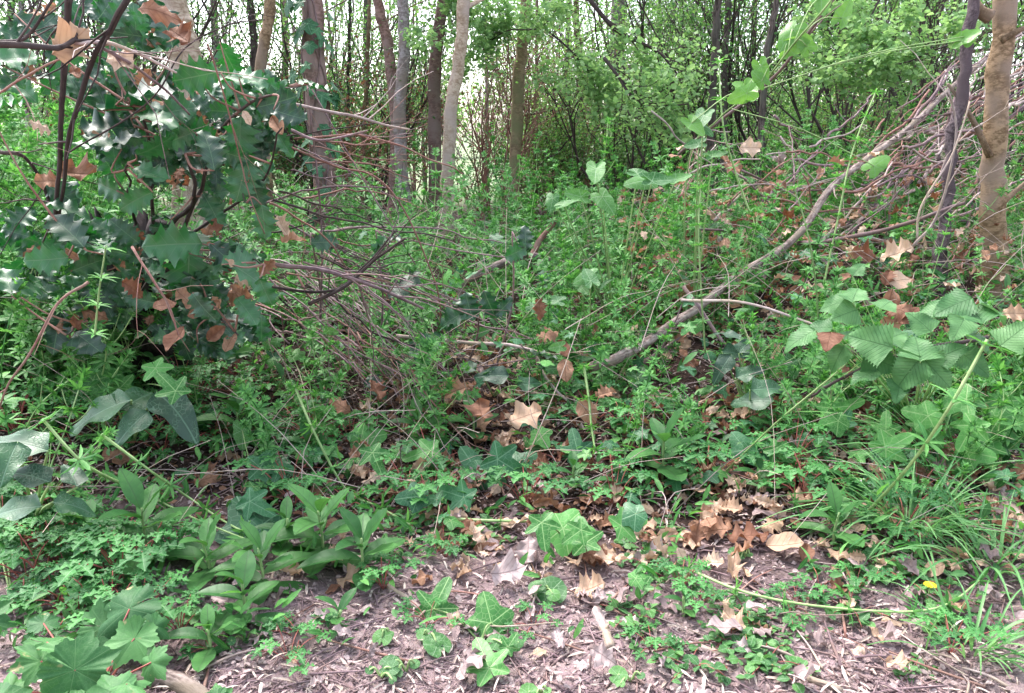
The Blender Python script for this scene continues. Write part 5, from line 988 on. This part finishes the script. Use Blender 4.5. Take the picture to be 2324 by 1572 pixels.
# ---------------------------------------------------------------- dead leaves placed by hand: x, y, size, angle, kind, Y (0: on the ground), where
dl = """1225 697 60 -80 dead 2.1 russet oval dead leaf caught upright in the centre cleavers;1240 758 70 20 dead 2.1 curled brown dead leaf below the russet oval one;1275 790 60 -70 dead 2.05 brown dead leaf at the top of a hanging stack;1282 835 70 -90 dead 2.0 brown dead leaf hanging lowest in the centre stack;
1035 885 85 200 dead 1.95 large dark brown crumpled leaf under the bent twig;850 885 75 -80 dead 1.95 orange brown holly-shaped leaf on the brushwood;770 920 80 150 dead 1.85 spiny brown leaf left of the orange one;1088 935 85 -85 dead 1.8 orange leaf pointing straight down in the centre;
1190 945 100 30 deadpale 1.8 pale torn leaf beside the downward orange leaf;1135 980 80 200 deadpale 0 pale curled leaf in the shaded litter;1150 1000 60 20 deadpale 0 small pale leaf over the dark ivy;1560 825 60 20 dead 2.2 reddish leaf by the forked branch piece;
1370 890 60 30 dead 1.9 small brown leaf near the fresh heart leaf;2040 700 75 130 dead 2.0 upright brown leaf of the trio near the mauve trunk;2015 690 70 80 dead 2.05 reddish leaf, left one of the trio;2060 715 70 40 dead 1.98 rightmost leaf of the brown trio;2020 745 80 -60 dead 2.0 dark leaf drooping under the brown trio;
1335 1340 90 10 deadpale 0 broad pale pinkish leaf flat on the soil;1365 1345 95 60 deadgrey 0 whitish oval leaf over the wood splinter;1140 1305 90 5 deadgrey 0 pale crinkled leaf near the ivy trio;1350 1255 80 200 dead 0 brown leaf under the bright ivy;1395 1250 90 -30 deadpale 0 cream spiny leaf right of the bright ivy;
1380 1275 80 200 deadpale 0 tan leaf overlapping the cream spiny one;1690 1215 110 20 dead 0 tan spiny leaf, biggest of the right litter group;1625 1200 95 160 dead 0 brown crumpled leaf left of the tan spiny one;1750 1190 70 30 deadpale 0 pale leaf tip above the litter group;1775 1240 95 -20 deadpale 0 cream leaf right of the tan spiny one;
1560 1215 80 100 deadpale 0 pale leaf beside the upright thin stick;1620 1275 60 160 deadpale 0 round cream leaf below the litter group;1680 1255 60 -60 dead 0 small orange brown leaf under the tan spiny one;1730 1150 90 70 deadgrey 0 grey purple leaf above the litter group;1775 1085 80 10 dead 0 brown leaf by the cleavers stem;
800 1310 95 30 deadpale 0 cream torn leaf resting on the lance-leaved plant;700 1435 110 -10 deadgrey 0 pinkish grey lobed leaf on soil left;1650 1430 90 170 deadgrey 0 purple grey curled leaf on bare soil right;1200 1250 90 -80 deadgrey 0 lilac leaf left of the bright ivy;
265 1035 85 10 dead 0 brown leaf under the left trailing stem;470 1085 80 40 dead 0 russet leaf behind the lance-leaved row;405 770 85 -95 dead 1.5 tan curled leaf hanging from a brown twig;370 690 60 40 dead 1.55 brown leaf on the twig below the holly;300 650 60 -20 dead 1.7 orange dead leaf at the stump top;
410 85 85 -40 dead 1.5 russet holly-shaped leaf before the pale leaning trunk;350 15 90 10 dead 1.5 brown leaf at the top against the pale trunk;150 110 90 30 deadpale 1.5 pale curled leaf on the dark horizontal branch;270 135 70 -30 deadpale 1.52 cream pointed leaf near the branch fork;90 280 50 20 deadpale 1.8 pinkish leaf in the left cleavers;
170 165 40 -70 dead 1.6 small rust leaf hanging at upper left;215 300 60 10 deadpale 1.75 pale leaf beside the blackish stems;480 300 50 60 deadpale 1.8 pinkish curled leaf inside the holly;620 240 50 -10 dead 1.75 brown spotted leaf on the holly edge;630 285 70 -60 dead 1.8 dark red brown leaf right in the holly;
560 265 40 -50 deadpale 1.7 small pale leaf fleck in the holly;660 540 60 40 dead 2.0 orange leaf beside the central twigs;640 520 60 120 deadpale 2.0 pale leaf behind the orange one;300 450 70 60 deadpale 1.9 cream leaf deep in the holly;170 400 90 -20 dead 1.9 brown leaf between the blackish stems;110 410 60 190 dead 1.8 red brown leaf left of the blackish stems;
555 630 60 20 deadpale 1.7 pinkish leaf tip under the holly leaf;530 610 50 160 deadpale 1.7 salmon leaf edge beside the holly leaf;700 905 60 0 dead 0 dark brown leaf below the brushwood;1910 840 60 -30 dead 1.9 red brown leaf under the bramble;1940 875 60 -20 dead 0 brown leaf on the purple stick;1950 940 80 10 dead 0 pinkish brown leaf below the light ivy;
2040 635 70 15 deadpale 2.2 cream pointed leaf left of the mauve trunk;2010 630 50 80 dead 2.2 small russet leaf beside the cream pointed one;2030 580 80 -8 deadpale 2.3 narrow straw coloured leaf left of the mauve trunk;1890 640 45 60 dead 2.4 small reddish leaf in the right cleavers;1960 580 60 160 dead 2.4 brown leaf in the right cleavers;
1700 335 60 0 deadpale 2.9 pinkish leaf high in the right cleavers;1750 420 60 20 dead 2.9 brown leaf above the pale branch;1640 365 50 200 dead 3.0 russet leaf behind the heart-leaved plant;2300 710 60 0 deadpale 1.6 pinkish leaf at the right edge;2150 1030 90 60 dead 0 reddish leaf under the right ivy;2180 1050 100 0 deadpale 0 dull tan leaf under the right ivy;
2310 1080 60 60 dead 0 orange leaf at the right edge by the scaly branch;1330 930 80 -60 dead 1.85 brown leaf behind the upright stem;1640 900 90 -60 dead 0 red brown leaf under the purple twig;1540 770 60 30 dead 2.3 brown leaf on the pale branch;2020 1400 60 30 deadpale 0 tan leaf bit under the lying stem;2030 1510 50 -60 deadpale 0 yellowish leaf low at right"""
for i, row in enumerate(dl.replace('\n', '').split(';')):
    x, y, s, a, k, Y, lab = row.split(' ', 6); x, y, s, a, Y = map(float, (x, y, s, a, Y)); onG = Y == 0
    if onG: Y = GY(x, y, .022)
    Mx, p, d, sz = px_frame(x, y, Y, s*.78, a, .7 if not onG else .45, .5 if not onG else 1.0, .22, R.uniform(.95, 1.35)); g = gh(p[0], p[1])+.016
    if onG: Mx[2, 3] += max(0, max(gh(*(Mx[:2, 3]+Mx[:2, 1]*q))+.010-(Mx[2, 3]+Mx[2, 1]*q) for q in (0, .5, 1)))
    me = ME[k][i % 12]; o = bpy.data.objects.new('dead_leaf', me); COL.objects.link(o); o.matrix_world = Matrix(Mx.tolist()); tag(o, lab, 'dead leaf')
# scattered dead leaves
for i in range(150):
    if i < 95: x, y = R.uniform(380, 2320), R.uniform(1000, 1560)
    elif i < 130: x, y = R.uniform(600, 2200), R.uniform(800, 1000)
    else: x, y = R.uniform(1500, 2300), R.uniform(400, 800)
    k = ['dead', 'deadpale', 'deadgrey'][R.choice(3, p=[.4, .3, .3] if y < 1350 else [.15, .3, .55])]; p = ground(x, y, .012+.05*(y < 1000)*R.rand()); a = R.uniform(0, 2*PI); me = ME[k][R.randint(12)]
    o = bpy.data.objects.new('dead_leaf', me); COL.objects.link(o); Mx = frame(p, [math.cos(a), math.sin(a), R.normal(0, .12)], [R.normal(0, .3), R.normal(0, .3)-.15, 1], R.uniform(.025, .055), R.uniform(.8, 1.2)); o.matrix_world = Matrix(Mx.tolist())
    tag(o, '%s fallen leaf lying %s' % ({'dead': 'brown', 'deadpale': 'pale tan', 'deadgrey': 'grey-pink'}[k], 'on the bare soil at the front' if y > 1350 else 'in the litter under the low plants' if y > 800 else 'among the right-hand cleavers'), 'dead leaf', 'scattered fallen leaves')
for i in range(66):
    x, y = R.uniform(1480, 2230), R.uniform(330, 720); Y = R.uniform(2.6, 3.6); p = at(x, y, Y); p[2] = max(p[2], gh(p[0], p[1])+.02); a = R.uniform(0, 2*PI); k = ['dead', 'deadpale', 'dead', 'deadgrey'][i % 4]
    o = bpy.data.objects.new('dead_leaf', ME[k][R.randint(12)]); COL.objects.link(o); o.matrix_world = Matrix(frame(p, [math.cos(a), math.sin(a), R.normal(0, .5)], [R.normal(0, .6), -.5, 1], R.uniform(.035, .075), R.uniform(.8, 1.2)).tolist())
    tag(o, 'dry %s leaf caught in the sticks and cleavers before the brush pile' % {'dead': 'brown', 'deadpale': 'tan', 'deadgrey': 'greyish'}[k], 'dead leaf', 'dry leaves caught before the brush pile')
# prototypes never placed are removed
for r_ in CLVP+GER:
    if r_.name not in USED:
        for c in kids(r_): bpy.data.objects.remove(c)
        bpy.data.objects.remove(r_)
print('objects', len(COL.objects))
